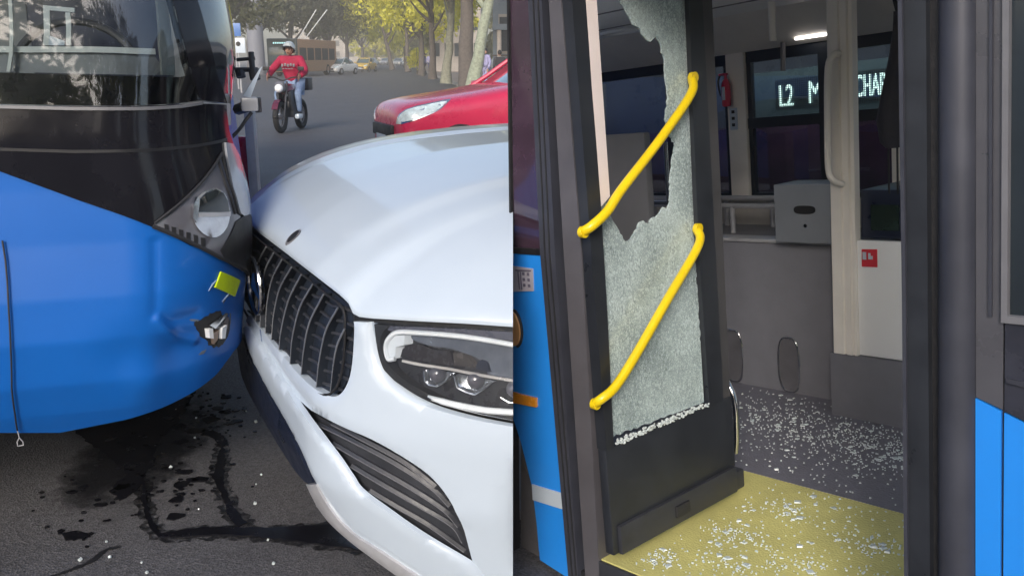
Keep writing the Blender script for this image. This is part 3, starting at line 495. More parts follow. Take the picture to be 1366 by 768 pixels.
emit(bm, 'mirror_bracket', M_dkgrey, arm)
bm = NB(); tube(bm, smoothpath([Vector((0.187, 0.504, 1.180)), Vector((0.224, 0.497, 1.195)), Vector((0.254, 0.495, 1.224)), Vector((0.276, 0.496, 1.253)), Vector((0.296, 0.496, 1.277))], 4), .006, 6); emit(bm, 'wiper_cable', M_rubber, busA)

# ---------------------------------------------------------------- the white car
CF, CLv, CO = Vector(D['car_f']), Vector(D['car_l']), Vector(D['car_o'])
MC = Matrix.Translation(CO) @ Matrix((( CF.x, CLv.x, 0, 0), (CF.y, CLv.y, 0, 0), (0, 0, 1, 0), (0, 0, 0, 1)))
suv = thing('suv', 'white car with vertical-bar grille, its front corner jammed against the blue bus', 'car', MC)
CUT = (Vector(D['cut'][3:]), Vector(D['cut'][:3]))
if CUT[1].x < 0: CUT = (CUT[0], -CUT[1])
def xf(y, z):
    yy = max(0, y); a = max(0, yy-.5)
    return -.10*yy*yy-1.1*a*a-.16*max(0, z-.5)-.25*max(0, .32-z)
def fC(y, z, o):
    e = .004
    n = Vector((1, -(xf(y+e, z)-xf(y-e, z))/(2*e), -(xf(y, z+e)-xf(y, z-e))/(2*e))).normalized()
    return Vector((xf(y, z), y, z))+n*o
def fCx(y, z, o):           # set back straight along the car, for recesses
    return Vector((xf(y, z)+o, y, z))
bm = NB()
R = [[bm.verts.new(fCx(-.45+1.65*i/40, .1+.68*k/14, -.14)) for k in range(15)] for i in range(41)]
for a, b in zip(R, R[1:]):
    for k in range(14): bm.faces.new((a[k], a[k+1], b[k+1], b[k]))
emit(bm, 'crash_beam', M_blackm, suv, cut=CUT)
bm = NB(); patch(bm, D['c_bumper'], fCx, -.03, .0, .022, 2, .004); bmp = emit(bm, 'bumper', M_white, suv, cut=CUT, angle=60)
bm = NB(); patch(bm, D['c_split'], fCx, -.004, .018, .02, 2, .005); emit(bm, 'splitter', M_white, suv, cut=CUT, angle=60)
bm = NB(); patch(bm, D['c_skirt'], fCx, -.06, -.005, .03, 2); emit(bm, 'lower_skirt', M_dkblue, suv, cut=CUT)
bm = NB(); patch(bm, D['c_lip'], fCx, -.05, .028, .02, 2, .004); emit(bm, 'chin_lip', M_silver, suv, cut=CUT)
# grille
M_trim = mat('slat_trim_grey', (.24, .25, .27), .3, .5, var=.1)
M_slat = mat('slat_black', (.010, .014, .022), .4, var=.2)
bm = NB(); patch(bm, D['c_grille'], fCx, -.045, -.026, .03, 2); gr = emit(bm, 'grille', mat('grille_back', (.012, .017, .028), .5, var=.3, vscale=30), suv, cut=CUT)
rim = NB(); gp = roundpoly(D['c_grille'], 2); P = [fC(p[0], p[1], -.006) for p in resample(gp, .02)]
tube(rim, P, .004, 6); emit(rim, 'grille_frame', M_blackm, gr)
for f in D['c_fins']:
    P = smoothpath([Vector(p) for p in f], 6)
    bm = NB(); secs = []
    for p in P: secs.append([p+Vector((.002, -.010, 0)), p+Vector((.004, .001, 0)), p+Vector((-.022, .003, 0)), p+Vector((-.022, -.010, 0))])
    loft(bm, secs, True, True); sl = emit(bm, 'grille_slat', M_slat, gr, smooth=False)
    bm = NB(); n_ = len(P); tube(bm, [p+Vector((.005, .001, 0)) for p in P], [.0012+.0020*max(0, 1-1.3*abs(i/n_-.12)) for i in range(n_)], 6); emit(bm, 'slat_trim', M_trim, sl)
bm = NB()
for k in range(7):
    z = .585+.036*k
    tube(bm, [fCx(-.3+.06*i, z+.006*(i % 2), -.020) for i in range(17)], .0045, 6)
emit(bm, 'grille_mesh', M_dkgrey, gr, cut=CUT)
# star badge in the grille
b1, b2, b3 = D['c_badge']; rad = (b2[2]-b3[2])/2; by, bz0 = b1[1]-rad, (b2[2]+b3[2])/2
bx = xf(.0, bz0)+.015
bd = thing
bm = NB(); tube(bm, [Vector((bx, by+rad*math.cos(t), bz0+rad*math.sin(t))) for t in [2*math.pi*k/48 for k in range(49)]], .0085, 8, False); badge = emit(bm, 'badge', M_chrome, suv)
bm = NB()
for k in range(3):
    t = math.pi/2+k*2*math.pi/3; d = Vector((0, math.cos(t), math.sin(t))); q = Vector((0, -math.sin(t), math.cos(t))); c = Vector((bx, by, bz0))
    vs = [c+d*rad*.97, c+q*rad*.13, c-q*rad*.13]; apex = c+Vector((.012, 0, 0))
    V = [bm.verts.new(v) for v in vs]+[bm.verts.new(apex), bm.verts.new(c-Vector((.006, 0, 0)))]
    bm.faces.new((V[0], V[1], V[3])); bm.faces.new((V[0], V[3], V[2])); bm.faces.new((V[0], V[4], V[1])); bm.faces.new((V[0], V[2], V[4]))
emit(bm, 'badge_star', M_chrome, badge, smooth=False)
bm = NB(); bmesh.ops.create_circle(bm, cap_ends=True, segments=40, radius=rad*.96, matrix=Matrix.Translation((bx-.012, by, bz0)) @ Matrix.Rotation(math.pi/2, 4, 'Y')); emit(bm, 'badge_disc', mat('badge_glass', (.02, .025, .03), .04, var=.1, coat=1., spec=1.), badge)
# rubbed paint where the car touches the bus
rs = random.Random(8); M_scuff = mat('scuff_blue_grey', (.10, .14, .24), .6, var=.35, vscale=60)
for (y_, z_, l_, w_, a_) in ((.02, .565, .06, .003, -.6), (.05, .545, .045, .002, -.5), (.00, .535, .05, .004, -.7), (.10, .520, .03, .002, -.4)):
    pts = []
    for k in range(12):
        t = 2*math.pi*k/12; q, r_ = l_*math.cos(t)*rs.uniform(.8, 1.1), w_*math.sin(t)*rs.uniform(.4, 1.5)
        pts.append((y_+q*math.cos(a_)-r_*math.sin(a_), z_+q*math.sin(a_)+r_*math.cos(a_)))
    bm = NB(); patch(bm, pts, fCx, -.001, .0012, .012); emit(bm, 'scuff', M_scuff, bmp)
# lower intake
bm = NB(); patch(bm, D['c_lgrille'], fCx, -.06, -.032, .04, 2); lg = emit(bm, 'lower_grille', M_dkgrey, suv, cut=CUT)
for f in D['lg_bars']:
    P = smoothpath([Vector(p) for p in f], 5); secs = [[p+Vector((0, 0, .008)), p+Vector((.008, 0, 0)), p+Vector((0, 0, -.008)), p+Vector((-.03, 0, 0))] for p in P]
    bm = NB(); loft(bm, secs, True, True); emit(bm, 'intake_bar', M_dkgrey, lg, smooth=False)
    bm = NB(); tube(bm, [p+Vector((.008, 0, .002)) for p in P], .0013, 6); emit(bm, 'bar_trim', M_grey, lg)
# headlight
bm = NB(); patch(bm, D['c_head'], fCx, -.07, -.042, .03, 1); hd = emit(bm, 'headlight', mat('lamp_housing', (.020, .020, .026), .3, var=.3, vscale=20), suv, cut=CUT)
bm = NB(); patch(bm, D['h_dark'], fCx, -.05, -.02, .02, 1); emit(bm, 'headlight_bezel', M_blackm, hd, cut=CUT)
bm = NB(); patch(bm, D['h_top'], fCx, -.05, -.025, .02, 1); emit(bm, 'bezel_top', mat('bezel_grey', (.10, .10, .13), .3, var=.2, vscale=15), hd, cut=CUT)
bm = NB(); patch(bm, D['h_grey'], fCx, -.05, -.036, .02, 1); emit(bm, 'reflector_tray', mat('tray_grey', (.22, .24, .29), .2, .5, var=.3, vscale=14), hd, cut=CUT)
for key, nm_, m_ in (('h_brown', 'reflector_block', mat('block_brown', (.032, .028, .034), .25, .2, var=.3, vscale=30)), ('h_tan', 'reflector_block', mat('block_tan', (.10, .085, .08), .25, .4, var=.2, vscale=30)), ('h_knob', 'adjuster_knob', M_dkblue)):
    bm = NB(); patch(bm, D[key], fCx, -.05, -.030, .015, 1); emit(bm, nm_, m_, hd, cut=CUT)
bm = NB(); tube(bm, smoothpath([Vector(p) for p in D['h_drl']], 5), .0070, 8); emit(bm, 'running_light', M_led, hd, cut=CUT)
bm = NB(); patch(bm, D['h_block'], fCx, -.05, -.018, .02); emit(bm, 'light_block', M_led, hd)
bm = NB(); tube(bm, [Vector(p) for p in D['h_mid']], .0042, 8); emit(bm, 'trim_bar', mat('trim_bar_pale', (.72, .66, .62), .25, .4, var=.08), hd, cut=CUT)
bm = NB(); tube(bm, smoothpath([Vector(p) for p in D['h_low']], 5), [.003+.0055*min(1, i/5) for i in range(21)], 8); emit(bm, 'running_light', M_led, hd, cut=CUT)
for cup in D['h_cups']:
    P = [Vector(p) for p in cup]; bm = NB()
    if len(P) > 3:
        bk = [p+Vector((-.015, 0, .003)) for p in P]
        a = [bm.verts.new(p) for p in P]; b = [bm.verts.new(p) for p in bk]
        bm.faces.new(b)
        for k in range(len(P)-1): bm.faces.new((a[k], a[k+1], b[k+1], b[k]))
    tube(bm, P, .0024, 6); emit(bm, 'lamp_cup', M_lamp, hd, cut=CUT)
for c in D['h_lens']:
    bm = NB(); bmesh.ops.create_uvsphere(bm, u_segments=20, v_segments=12, radius=.024, matrix=Matrix.Translation(Vector(c)+Vector((-.006, 0, .002)))); emit(bm, 'projector_lens', mat('car_projector', (.10, .10, .12), .05, var=.2, coat=1.), hd, cut=CUT)
bm = NB(); patch(bm, D['c_head'], fCx, -.010, -.004, .03, 1); emit(bm, 'headlight_lens', M_clear, hd, cut=CUT)
bm = NB(); patch(bm, D['c_gap'], fCx, -.06, -.02, .03); emit(bm, 'bonnet_gap', M_blackm, suv, cut=CUT)
# bonnet
he = sorted(D['hoodedge'], key=lambda p: p[1])
he = [[-.25, -1.02, .80], [-.22, -.95, .86], [-.17, -.8, .895], [-.11, -.55, .90]]+he
HY = [p[1] for p in he]; HX = [p[0] for p in he]; HZ = [p[2] for p in he]
def fH(d, y, o):
    xe = lerp(HY, HX, y); ze = lerp(HY, HZ, y)
    zb = lerp([-1.02, -.95, -.88, -.8, -.6, 0, .5, .8, 1.0, 1.15], [.98, 1.09, 1.13, 1.148, 1.157, 1.155, 1.125, 1.075, 1.0, .93], y)
    g = 1-math.exp(-d/.30)
    z = ze+(zb-ze)*g
    z += .014*sm((abs(y+.02)-.40)/.05)*sm(d/.15)*sm((.80-abs(y))/.12) if y < 0 else 0
    z += .010*sm((.52-abs(y-.02))/.06)*sm((d-.05)/.2) if y > 0 else .010*sm((d-.05)/.2)*sm((y+.42)/.05)
    z += .016-.007*math.exp(-d/.012)
    return Vector((xe-d, y, z+o))
bm = NB()
ds = [0, .004, .01, .02, .035, .05, .075, .1, .13, .16, .2, .25, .3, .36, .43, .5, .6, .7, .85, 1., 1.2, 1.4, 1.7, 2.]
ys = [-1.02+.02*k for k in range(112)]
ys = [y for y in ys if y <= 1.16]
T = [[bm.verts.new(fH(d, y, 0)) for d in ds] for y in ys]; Bt = [[bm.verts.new(fH(d, y, -.010)) for d in ds] for y in ys]
for i in range(len(ys)-1):
    for k in range(len(ds)-1):
        bm.faces.new((T[i][k], T[i+1][k], T[i+1][k+1], T[i][k+1])); bm.faces.new((Bt[i][k], Bt[i][k+1], Bt[i+1][k+1], Bt[i+1][k]))
    bm.faces.new((T[i][0], Bt[i][0], Bt[i+1][0], T[i+1][0])); bm.faces.new((T[i][-1], T[i+1][-1], Bt[i+1][-1], Bt[i][-1]))
hood = emit(bm, 'bonnet', M_white, suv, cut=CUT, angle=60)
# flat round emblem on the bonnet nose
ey = .17; ed = .0
best = min((abs(lerp(HY, HX, ey)-d-D['c_emb'][0]), d) for d in [k*.005 for k in range(60)])[1]
def femb(a, b, o): return fH(best+a, ey+b, o)
bm = NB()
prism(bm, [(.024*math.cos(t), .024*math.sin(t)) for t in [2*math.pi*k/28 for k in range(28)]], femb, .001, .004); em = emit(bm, 'bonnet_emblem', M_grey, hood, smooth=False)
bm = NB(); prism(bm, [(.018*math.cos(t), .018*math.sin(t)) for t in [2*math.pi*k/28 for k in range(28)]], femb, .002, .0055); emit(bm, 'emblem_disc', M_blackm, em, smooth=False)

# ---------------------------------------------------------------- cars on the avenue
def wheel(r, wd, parent, at_, ax):
    bm = NB(); n = 28; secs = []
    prof = [(r*.62, -wd/2), (r*.93, -wd/2), (r, -wd*.36), (r, wd*.36), (r*.93, wd/2), (r*.62, wd/2)]
    for k in range(n):
        t = 2*math.pi*k/n; secs.append([at_+Vector((math.cos(t)*q, h, math.sin(t)*q)) for q, h in prof])
    loft(bm, secs+[secs[0]], False); wt = emit(bm, 'tyre', M_tyre, parent)
    bm = NB(); hub = at_+Vector((0, ax*wd*.3, 0))
    for k in range(5):
        t = 2*math.pi*k/5; box(bm, hub+Vector((math.cos(t)*r*.33, 0, math.sin(t)*r*.33)), (r*.62, .03, r*.2), Euler((0, -t, 0)).to_matrix(), .008)
    tube(bm, [hub+Vector((0, -.02, 0)), hub+Vector((0, .03, 0))], r*.16, 12)
    tube(bm, [hub+Vector((math.cos(t)*r*.6, 0, math.sin(t)*r*.6)) for t in [2*math.pi*k/24 for k in range(25)]], r*.06, 6, False)
    emit(bm, 'rim', M_silver, parent)

def road_car(name, label, cat, M, paint, detail=True, sedan=False, group=None, Ln=4.0, W=1.68, H=1.5, hl=0.):
    """x runs forward, nose at x = 0"""
    t = thing(name, label, cat, M, group); h = W/2
    st = [(0.0, .28, .66, .60), (-.05, .22, .74, .80), (-.18, .20, .82, .92), (-.5, .20, .90, .98), (-.95, .20, .98, 1.0), (-1.3, .20, 1.02, 1.0), (-2.2, .20, 1.0, 1.0), (-3.2, .20, .99, 1.0), (-Ln+.25, .22, .97, .97), (-Ln+.04, .26, .90, .92), (-Ln, .34, .70, .84)] if hl else [(0.0, .30, .52, .66), (-.06, .24, .60, .84), (-.25, .20, .72, .93), (-.6, .20, .82, .98), (-.95, .20, .90, 1.0), (-1.3, .20, .93, 1.0), (-2.2, .20, .95, 1.0), (-3.2, .20, .97, 1.0), (-Ln+.25, .22, .95, .97), (-Ln+.04, .26, .90, .92), (-Ln, .34, .70, .84)]
    st = [(x-(hl if x < -.3 else 0), a_, b_, c_) for x, a_, b_, c_ in st]; Ln += hl
    secs = []
    for x, zl, zm, hw in st:
        w_ = h*hw; zt = zm+.02
        half = [(w_*.80, zl), (w_*.97, zl+.06), (w_, (zl+zm)*.5), (w_*.985, zm-.10), (w_*.93, zm-.02), (w_*.75, zt+.015), (w_*.35, zt+.035)]
        secs.append([Vector((x, -a, b)) for a, b in half]+[Vector((x, a, b)) for a, b in half[::-1]])
    bm = NB(); loft(bm, secs, True, True); body = emit(bm, 'body', paint, t)
    md = body.modifiers.new('s', 'SUBSURF'); md.levels = md.render_levels = 2
    z0 = .90; tb = Ln-(.75 if sedan else .2)
    cs = [(-.95-hl, z0, .86), (-1.25-hl, z0+.2, .82), (-1.72-hl, H-.06, .72), (-2.2-hl, H, .71), (-tb+.75, H-.03, .70), (-tb+.2, H-.22, .72), (-tb, z0+.05, .80)]
    secs = []
    for x, zt, hw in cs:
        w_ = h*hw
        secs.append([Vector((x, -h*.88, z0)), Vector((x, -w_, zt-.04)), Vector((x, -w_*.86, zt)), Vector((x, w_*.86, zt)), Vector((x, w_, zt-.04)), Vector((x, h*.88, z0))])
    bm = NB(); loft(bm, secs, True, True); emit(bm, 'window_glass', mat('car_glass', (.10, .14, .14), .06, var=.15, spec=.9, coat=1.), t, angle=55)
    bm = NB(); loft(bm, [[Vector((x, -w_*h*.88, z-.02)), Vector((x, -w_*h*.8, z+.012)), Vector((x, w_*h*.8, z+.012)), Vector((x, w_*h*.88, z-.02))] for x, z, w_ in [(-1.70-hl, H-.055, .72), (-2.2-hl, H+.005, .71), (-tb+.75, H-.025, .70), (-tb+.3, H-.17, .72)]], True, True); emit(bm, 'roof', paint, t)
    for sy in (-1, 1):
        bm = NB(); tube(bm, [Vector((-.92-hl, sy*h*.88, .92)), Vector((-1.25-hl, sy*h*.84, 1.12)), Vector((-1.72-hl, sy*h*.73, H-.05))], .03, 8); emit(bm, 'windscreen_pillar', paint, t)
        if detail:
            bm = NB(); tube(bm, [Vector((-2.35-hl, sy*h*.885, .93)), Vector((-2.4-hl, sy*h*.72, H-.04))], .035, 8); emit(bm, 'door_pillar', M_blackm, t)
        for x in (-.72, -Ln+.75):
            wh = bpy.data.objects.new('wheel', None); COL.objects.link(wh); wh.parent = t
            wheel(.30, .19, wh, Vector((x, sy*(h-.06), .30)), sy)
        if sy == -1:
            bpy.context.view_layer.update(); tree_ = BVHTree.FromObject(body, bpy.context.evaluated_depsgraph_get())
        def lampf(a, c_, o, sy=sy):          # lies on the body shell, found by looking at it from ahead and beside
            og = Vector((a+.9, sy*(h+1.1), c_)); d_ = Vector((-.9, -sy*1.1-sy*(h-h*.80*1.0), 0)).normalized()
            og = Vector((a, sy*h*(.62+.34*sm((-a)/.5)), c_))-d_*1.5
            hit = tree_.ray_cast(og, d_)
            p_, n_ = (hit[0], hit[1]) if hit[0] is not None else (og+d_*1.5, -d_)
            return p_+n_*o
        P = [(.0, .60), (-.04, .70), (-.16, .79), (-.44, .87), (-.56, .885), (-.50, .80), (-.34, .70), (-.14, .605)] if hl else [(.02, .60), (-.05, .70), (-.42, .80), (-.48, .76), (-.30, .67), (-.05, .575)]
        if detail:
            bm = NB(); patch(bm, P, lampf, -.03, .006, .05, 1); hl_ = emit(bm, 'headlight', M_lamp, t, angle=60)
            cx2 = sum(p[0] for p in P)/len(P); cz2 = sum(p[1] for p in P)/len(P)
            bm = NB(); patch(bm, [(cx2+(x-cx2)*.84, cz2+(z-cz2)*.8) for x, z in P], lampf, .0, .010, .05, 1); emit(bm, 'headlight_lens', mat('lamp_lens', (.60, .70, .72), .22, var=.3, vscale=18, coat=.5), hl_, angle=60)
        else:
            bm = NB(); box(bm, (-.12, sy*h*.72, .66), (.18, .28, .12), None, .03); emit(bm, 'headlight', M_led, t)
        bm = NB(); box(bm, (-Ln+.03, sy*h*.62, .78), (.06, .28, .16), None, .02); emit(bm, 'tail_lamp', mat('tail_red', (.4, .01, .01), .2, var=.1), t)
        bm = NB(); box(bm, (-1.18-hl, sy*(h+.07), 1.0), (.12, .18, .12), None, .03); emit(bm, 'door_mirror', paint, t)
    bm = NB(); box(bm, (.0, 0, .50), (.08, W*.50, .15), None, .02); emit(bm, 'grille', M_blackm, t)
    bm = NB(); box(bm, (.012, 0, .30), (.07, W*.64, .10), None, .02); emit(bm, 'lower_grille', M_dkgrey, t)
    bm = NB(); box(bm, (.035, 0, .40), (.015, .42, .10)); emit(bm, 'number_plate', M_white, t)
    if detail:
        bm = NB(); tube(bm, [Vector((-.93-hl, -.6, .965)), Vector((-.93-hl, .5, .985))], .012, 6); emit(bm, 'wiper', M_blackm, t)
    return t
def face(x, y, deg): return Matrix.Translation((x, y, 0)) @ Matrix.Rotation(math.radians(deg), 4, 'Z')
road_car('hatchback', 'red hatchback facing left behind the white bonnet', 'car', face(-1.70, 12.1, 203) @ Matrix.Scale(1.07, 4), M_red, hl=.40)
M_wcar = mat('dull_white', (.62, .63, .63), .35, var=.05)
M_ycar = mat('taxi_yellow', (.60, .42, .10), .4, var=.05)
M_gcar = mat('silver_grey', (.35, .36, .38), .35, var=.05)
road_car('sedan', 'pale sedan driving up the avenue behind the motorcyclist', 'car', face(-16.6, 84, 250), M_wcar, sedan=True, W=1.75)
road_car('taxi', 'yellow car following close to the right of the pale sedan', 'car', face(-16.6, 101, 262), M_ycar, sedan=True)
for i, (px, y, a, m_, lb) in enumerate([(499, 190, 262, M_wcar, 'leftmost small white car at the far end of the avenue'), (516, 200, 262, M_gcar, 'small grey car between white ones at the far end of the avenue'), (533, 185, 262, M_wcar, 'rightmost white car at the far end of the avenue, beside the kerb'), (546, 170, 262, M_gcar, 'grey car parked at the far kerb below the yellow trees')]):
    road_car('car', lb, 'car', face((px-683)/1200*y, y, a), m_, False, True, 'cars at the far end of the avenue')

# ---------------------------------------------------------------- dark green trolleybus
MT = face(-18.81, 76, 262)
tb = thing('trolleybus', 'dark green trolleybus with two raised roof poles at the left of the avenue', 'bus', MT)
M_dg = mat('dark_green', (.014, .034, .034), .35, var=.1); M_tan = mat('faded_orange', (.42, .24, .13), .5, var=.15)
bm = NB(); qbox(bm, -10, 0, -1.25, 1.25, .35, 3.0, .12); emit(bm, 'body', M_tan, tb)
bm = NB(); qbox(bm, -.3, .03, -1.27, 1.27, .4, 3.02, .1); emit(bm, 'front', M_dg, tb)
bm = NB(); qbox(bm, 0, .05, -1.1, 1.1, 1.1, 2.35, .04); emit(bm, 'windscreen', mat('tb_glass', (.06, .09, .10), .08, var=.2, coat=1.), tb)
bm = NB(); qbox(bm, 0, .05, -.8, .8, 2.5, 2.8); emit(bm, 'destination_sign', M_blackm, tb)
bm = NB()
for k in range(9): qbox(bm, .045, .06, -.7+.16*k, -.6+.16*k, 2.6, 2.72)
emit(bm, 'sign_lights', mat('sign_glow', (.3, .5, .5), .5, emit=(.5, .9, .9), estr=.8), tb)
for sy in (-1, 1):
    bm = NB(); tube(bm, [Vector((-4.5, sy*.3, 3.0)), Vector((-7.5, sy*.5+.9, 5.6))], .045, 6); emit(bm, 'trolley_pole', mat('pole_white', (.7, .7, .66), .5, var=.05), tb)
    bm = NB(); box(bm, (.04, sy*.95, .75), (.06, .3, .18), None, .03); emit(bm, 'headlight', M_led, tb)
    for x in (-2, -7.5):
        wh = bpy.data.objects.new('wheel', None); COL.objects.link(wh); wh.parent = tb; wheel(.48, .28, wh, Vector((x, sy*1.12, .48)), sy)
for k in range(5):
    bm = NB(); qbox(bm, -9.4+1.8*k, -7.9+1.8*k, 1.24, 1.265, 1.3, 2.3); emit(bm, 'window', M_blackm, tb)

# ---------------------------------------------------------------- people
M_skin = mat('skin', (.36, .20, .14), .55, var=.08, vscale=10); M_hair = mat('dark_hair', (.012, .01, .01), .6, var=.3)
def figure(bm_name, joints, bones, m, parent, sub=1):
    me = bpy.data.meshes.new(bm_name); ks = list(joints)
    me.from_pydata([joints[k][0] for k in ks], [(ks.index(a), ks.index(b)) for a, b in bones], [])
    o = bpy.data.objects.new(bm_name, me); COL.objects.link(o); o.parent = parent; me.materials.append(m)
    md = o.modifiers.new('skin', 'SKIN')
    for i, k in enumerate(ks):
        r = joints[k][1]; me.skin_vertices[0].data[i].radius = (r, r) if not isinstance(r, tuple) else r
    me.skin_vertices[0].data[0].use_root = True
    md.use_smooth_shade = True
    sb = o.modifiers.new('sub', 'SUBSURF'); sb.levels = sb.render_levels = sub+1
    return o
def head(parent, c, fwd, skin=M_skin, hair=M_hair, helmet=None):
    q = Vector(fwd).to_track_quat('Y', 'Z').to_matrix().to_4x4(); M = Matrix.Translation(c) @ q
    bm = NB(); bmesh.ops.create_uvsphere(bm, u_segments=20, v_segments=14, radius=1, matrix=M @ Matrix.Diagonal((.075, .095, .115, 1)))
    box(bm, M @ Vector((0, .098, -.01)), (.022, .03, .04), q.to_3x3(), .008)
    for s in (-1, 1): bmesh.ops.create_uvsphere(bm, u_segments=8, v_segments=6, radius=.024, matrix=M @ Matrix.Translation((s*.077, 0, -.005)) @ Matrix.Diagonal((.4, .8, 1.2, 1)))
    hd_ = emit(bm, 'head', skin, parent)
    bm = NB()
    for s in (-1, 1): bmesh.ops.create_uvsphere(bm, u_segments=8, v_segments=6, radius=.012, matrix=M @ Matrix.Translation((s*.031, .084, .012)))
    box(bm, M @ Vector((0, .087, -.055)), (.045, .01, .01), q.to_3x3()); emit(bm, 'face_features', M_hair, hd_)
    if helmet:
        bm = NB(); bmesh.ops.create_uvsphere(bm, u_segments=24, v_segments=16, radius=1, matrix=M @ Matrix.Translation((0, -.012, .03)) @ Matrix.Diagonal((.125, .145, .14, 1)))
        bmesh.ops.bisect_plane(bm, geom=bm.verts[:]+bm.edges[:]+bm.faces[:], plane_co=M @ Vector((0, .05, .03)), plane_no=q.to_3x3() @ Vector((0, .62, -.8)), clear_outer=True)
        emit(bm, 'helmet', helmet, parent)
        bm = NB(); box(bm, M @ Vector((0, .13, .065)), (.16, .09, .012), q.to_3x3() @ Euler((-.2, 0, 0)).to_matrix(), .005); emit(bm, 'helmet_peak', M_blackm, parent)
    else:
        bm = NB(); bmesh.ops.create_uvsphere(bm, u_segments=18, v_segments=12, radius=1, matrix=M @ Matrix.Translation((0, -.018, .025)) @ Matrix.Diagonal((.084, .095, .11, 1)))
        bmesh.ops.bisect_plane(bm, geom=bm.verts[:]+bm.edges[:]+bm.faces[:], plane_co=M @ Vector((0, .045, .03)), plane_no=q.to_3x3() @ Vector((0, .8, -.5)), clear_outer=True)
        emit(bm, 'hair', hair, parent)
def hands(parent, c, d, m=M_skin):
    d = Vector(d).normalized(); sd_ = d.cross(Vector((0, 0, 1))).normalized(); up = sd_.cross(d)
    bm = NB(); box(bm, Vector(c), (.03, .085, .085), d.to_track_quat('Y', 'Z').to_matrix(), .012)
    for k in range(4):
        b = Vector(c)+d*.04+up*(.03-.02*k); ln = (.065, .075, .07, .055)[k]
        tube(bm, [b, b+d*ln*.45-sd_*.004, b+d*ln*.7-Vector((0, 0, .018)), b+d*ln*.6-Vector((0, 0, .042))], [.010, .009, .008, .007], 6)
    b = Vector(c)+up*.04; tube(bm, [b, b+up*.02+d*.025, b+up*.015+d*.055], [.011, .01, .008], 6)
    emit(bm, 'hand', m, parent)

# motorcycle: x forward
MM = Matrix.Translation((-4.57, 18.9, 0)) @ Matrix.Rotation(math.radians(264), 4, 'Z')
moto = thing('motorcycle', 'small dark motorcycle with white headlamp fairing coming towards the camera', 'motorcycle', MM)
M_moto = mat('maroon_tank', (.10, .012, .03), .25, var=.1, coat=.8)
for nm, x in (('front', .62), ('rear', -.62)):
    wh = bpy.data.objects.new('wheel', None); COL.objects.link(wh); wh.parent = moto
    bm = NB(); tube(bm, [Vector((x+.27*math.cos(t), 0, .31+.26*math.sin(t))) for t in [2*math.pi*k/32 for k in range(33)]], .060, 10, False); emit(bm, 'tyre', M_tyre, wh)
    bm = NB(); tube(bm, [Vector((x+.215*math.cos(t), 0, .31+.215*math.sin(t))) for t in [2*math.pi*k/32 for k in range(33)]], .014, 6, False)
    for k in range(10): tube(bm, [Vector((x, .03*(-1)**k, .31)), Vector((x+.21*math.cos(k*.628), 0, .31+.21*math.sin(k*.628)))], .005, 5)
    tube(bm, [Vector((x, -.05, .31)), Vector((x, .05, .31))], .05, 10); emit(bm, 'rim', M_grey, wh)
bm = NB()
for sy in (-.08, .08): tube(bm, [Vector((.62, sy, .31)), Vector((.40, sy, .85)), Vector((.35, sy, 1.0))], .022, 8)
emit(bm, 'fork', M_dkgrey, moto)
bm = NB(); tube(bm, smoothpath([Vector((.28, -.36, 1.06)), Vector((.33, -.2, 1.08)), Vector((.36, 0, 1.02)), Vector((.33, .2, 1.08)), Vector((.28, .36, 1.06))], 4), .014, 8); emit(bm, 'handlebar', M_blackm, moto)
bm = NB(); box(bm, (.52, 0, .90), (.16, .19, .20), Euler((0, .3, 0)).to_matrix(), .06); emit(bm, 'headlamp_fairing', M_grey, moto)
bm = NB(); bmesh.ops.create_uvsphere(bm, u_segments=16, v_segments=10, radius=.085, matrix=Matrix.Translation((.60, 0, .87))); emit(bm, 'headlight', M_led, moto)
bm = NB(); loft(bm, [[Vector((x, a*w_, z+b*h_)) for a, b in ((-1, 0), (-.8, .8), (0, 1), (.8, .8), (1, 0), (.6, -.8), (-.6, -.8))] for x, z, w_, h_ in ((.36, .80, .07, .07), (.25, .84, .15, .11), (.05, .84, .16, .12), (-.12, .80, .09, .07))], True, True); emit(bm, 'fuel_tank', M_moto, moto)
bm = NB(); loft(bm, [[Vector((x, a*w_, z+b*.05)) for a, b in ((-1, 0), (-.7, .8), (.7, .8), (1, 0), (.7, -.8), (-.7, -.8))] for x, z, w_ in ((-.05, .80, .10), (-.3, .79, .14), (-.6, .83, .13), (-.82, .87, .09))], True, True); emit(bm, 'seat', M_blackm, moto)
bm = NB(); box(bm, (.02, 0, .45), (.46, .30, .34), None, .05); box(bm, (.20, .12, .66), (.34, .05, .36), Euler((0, .35, 0)).to_matrix(), .02); box(bm, (.20, -.12, .66), (.34, .05, .36), Euler((0, .35, 0)).to_matrix(), .02); box(bm, (.14, 0, .58), (.16, .18, .2), Euler((0, .4, 0)).to_matrix(), .03); emit(bm, 'engine', M_dkgrey, moto)
bm = NB(); tube(bm, [Vector((.36, 0, .85)), Vector((.22, 0, .45)), Vector((-.2, 0, .35)), Vector((-.62, 0, .31))], .03, 8); tube(bm, [Vector((.34, 0, .88)), Vector((-.3, 0, .72)), Vector((-.75, 0, .82))], .025, 8); emit(bm, 'chassis', M_blackm, moto)
bm = NB(); tube(bm, [Vector((.15, -.14, .35)), Vector((-.2, -.17, .28)), Vector((-.75, -.18, .36))], [.02, .03, .045], 10); emit(bm, 'exhaust', M_silver, moto)
bm = NB(); loft(bm, [[Vector((.62+.35*math.cos(t), y, .31+.35*math.sin(t))) for y in (-.06, .06)] for t in [.5+.2*k for k in range(10)]]); loft(bm, [[Vector((.62+.34*math.cos(t), y, .31+.34*math.sin(t))) for y in (-.06, .06)] for t in [.5+.2*k for k in range(10)]]); emit(bm, 'front_mudguard', M_moto, moto)
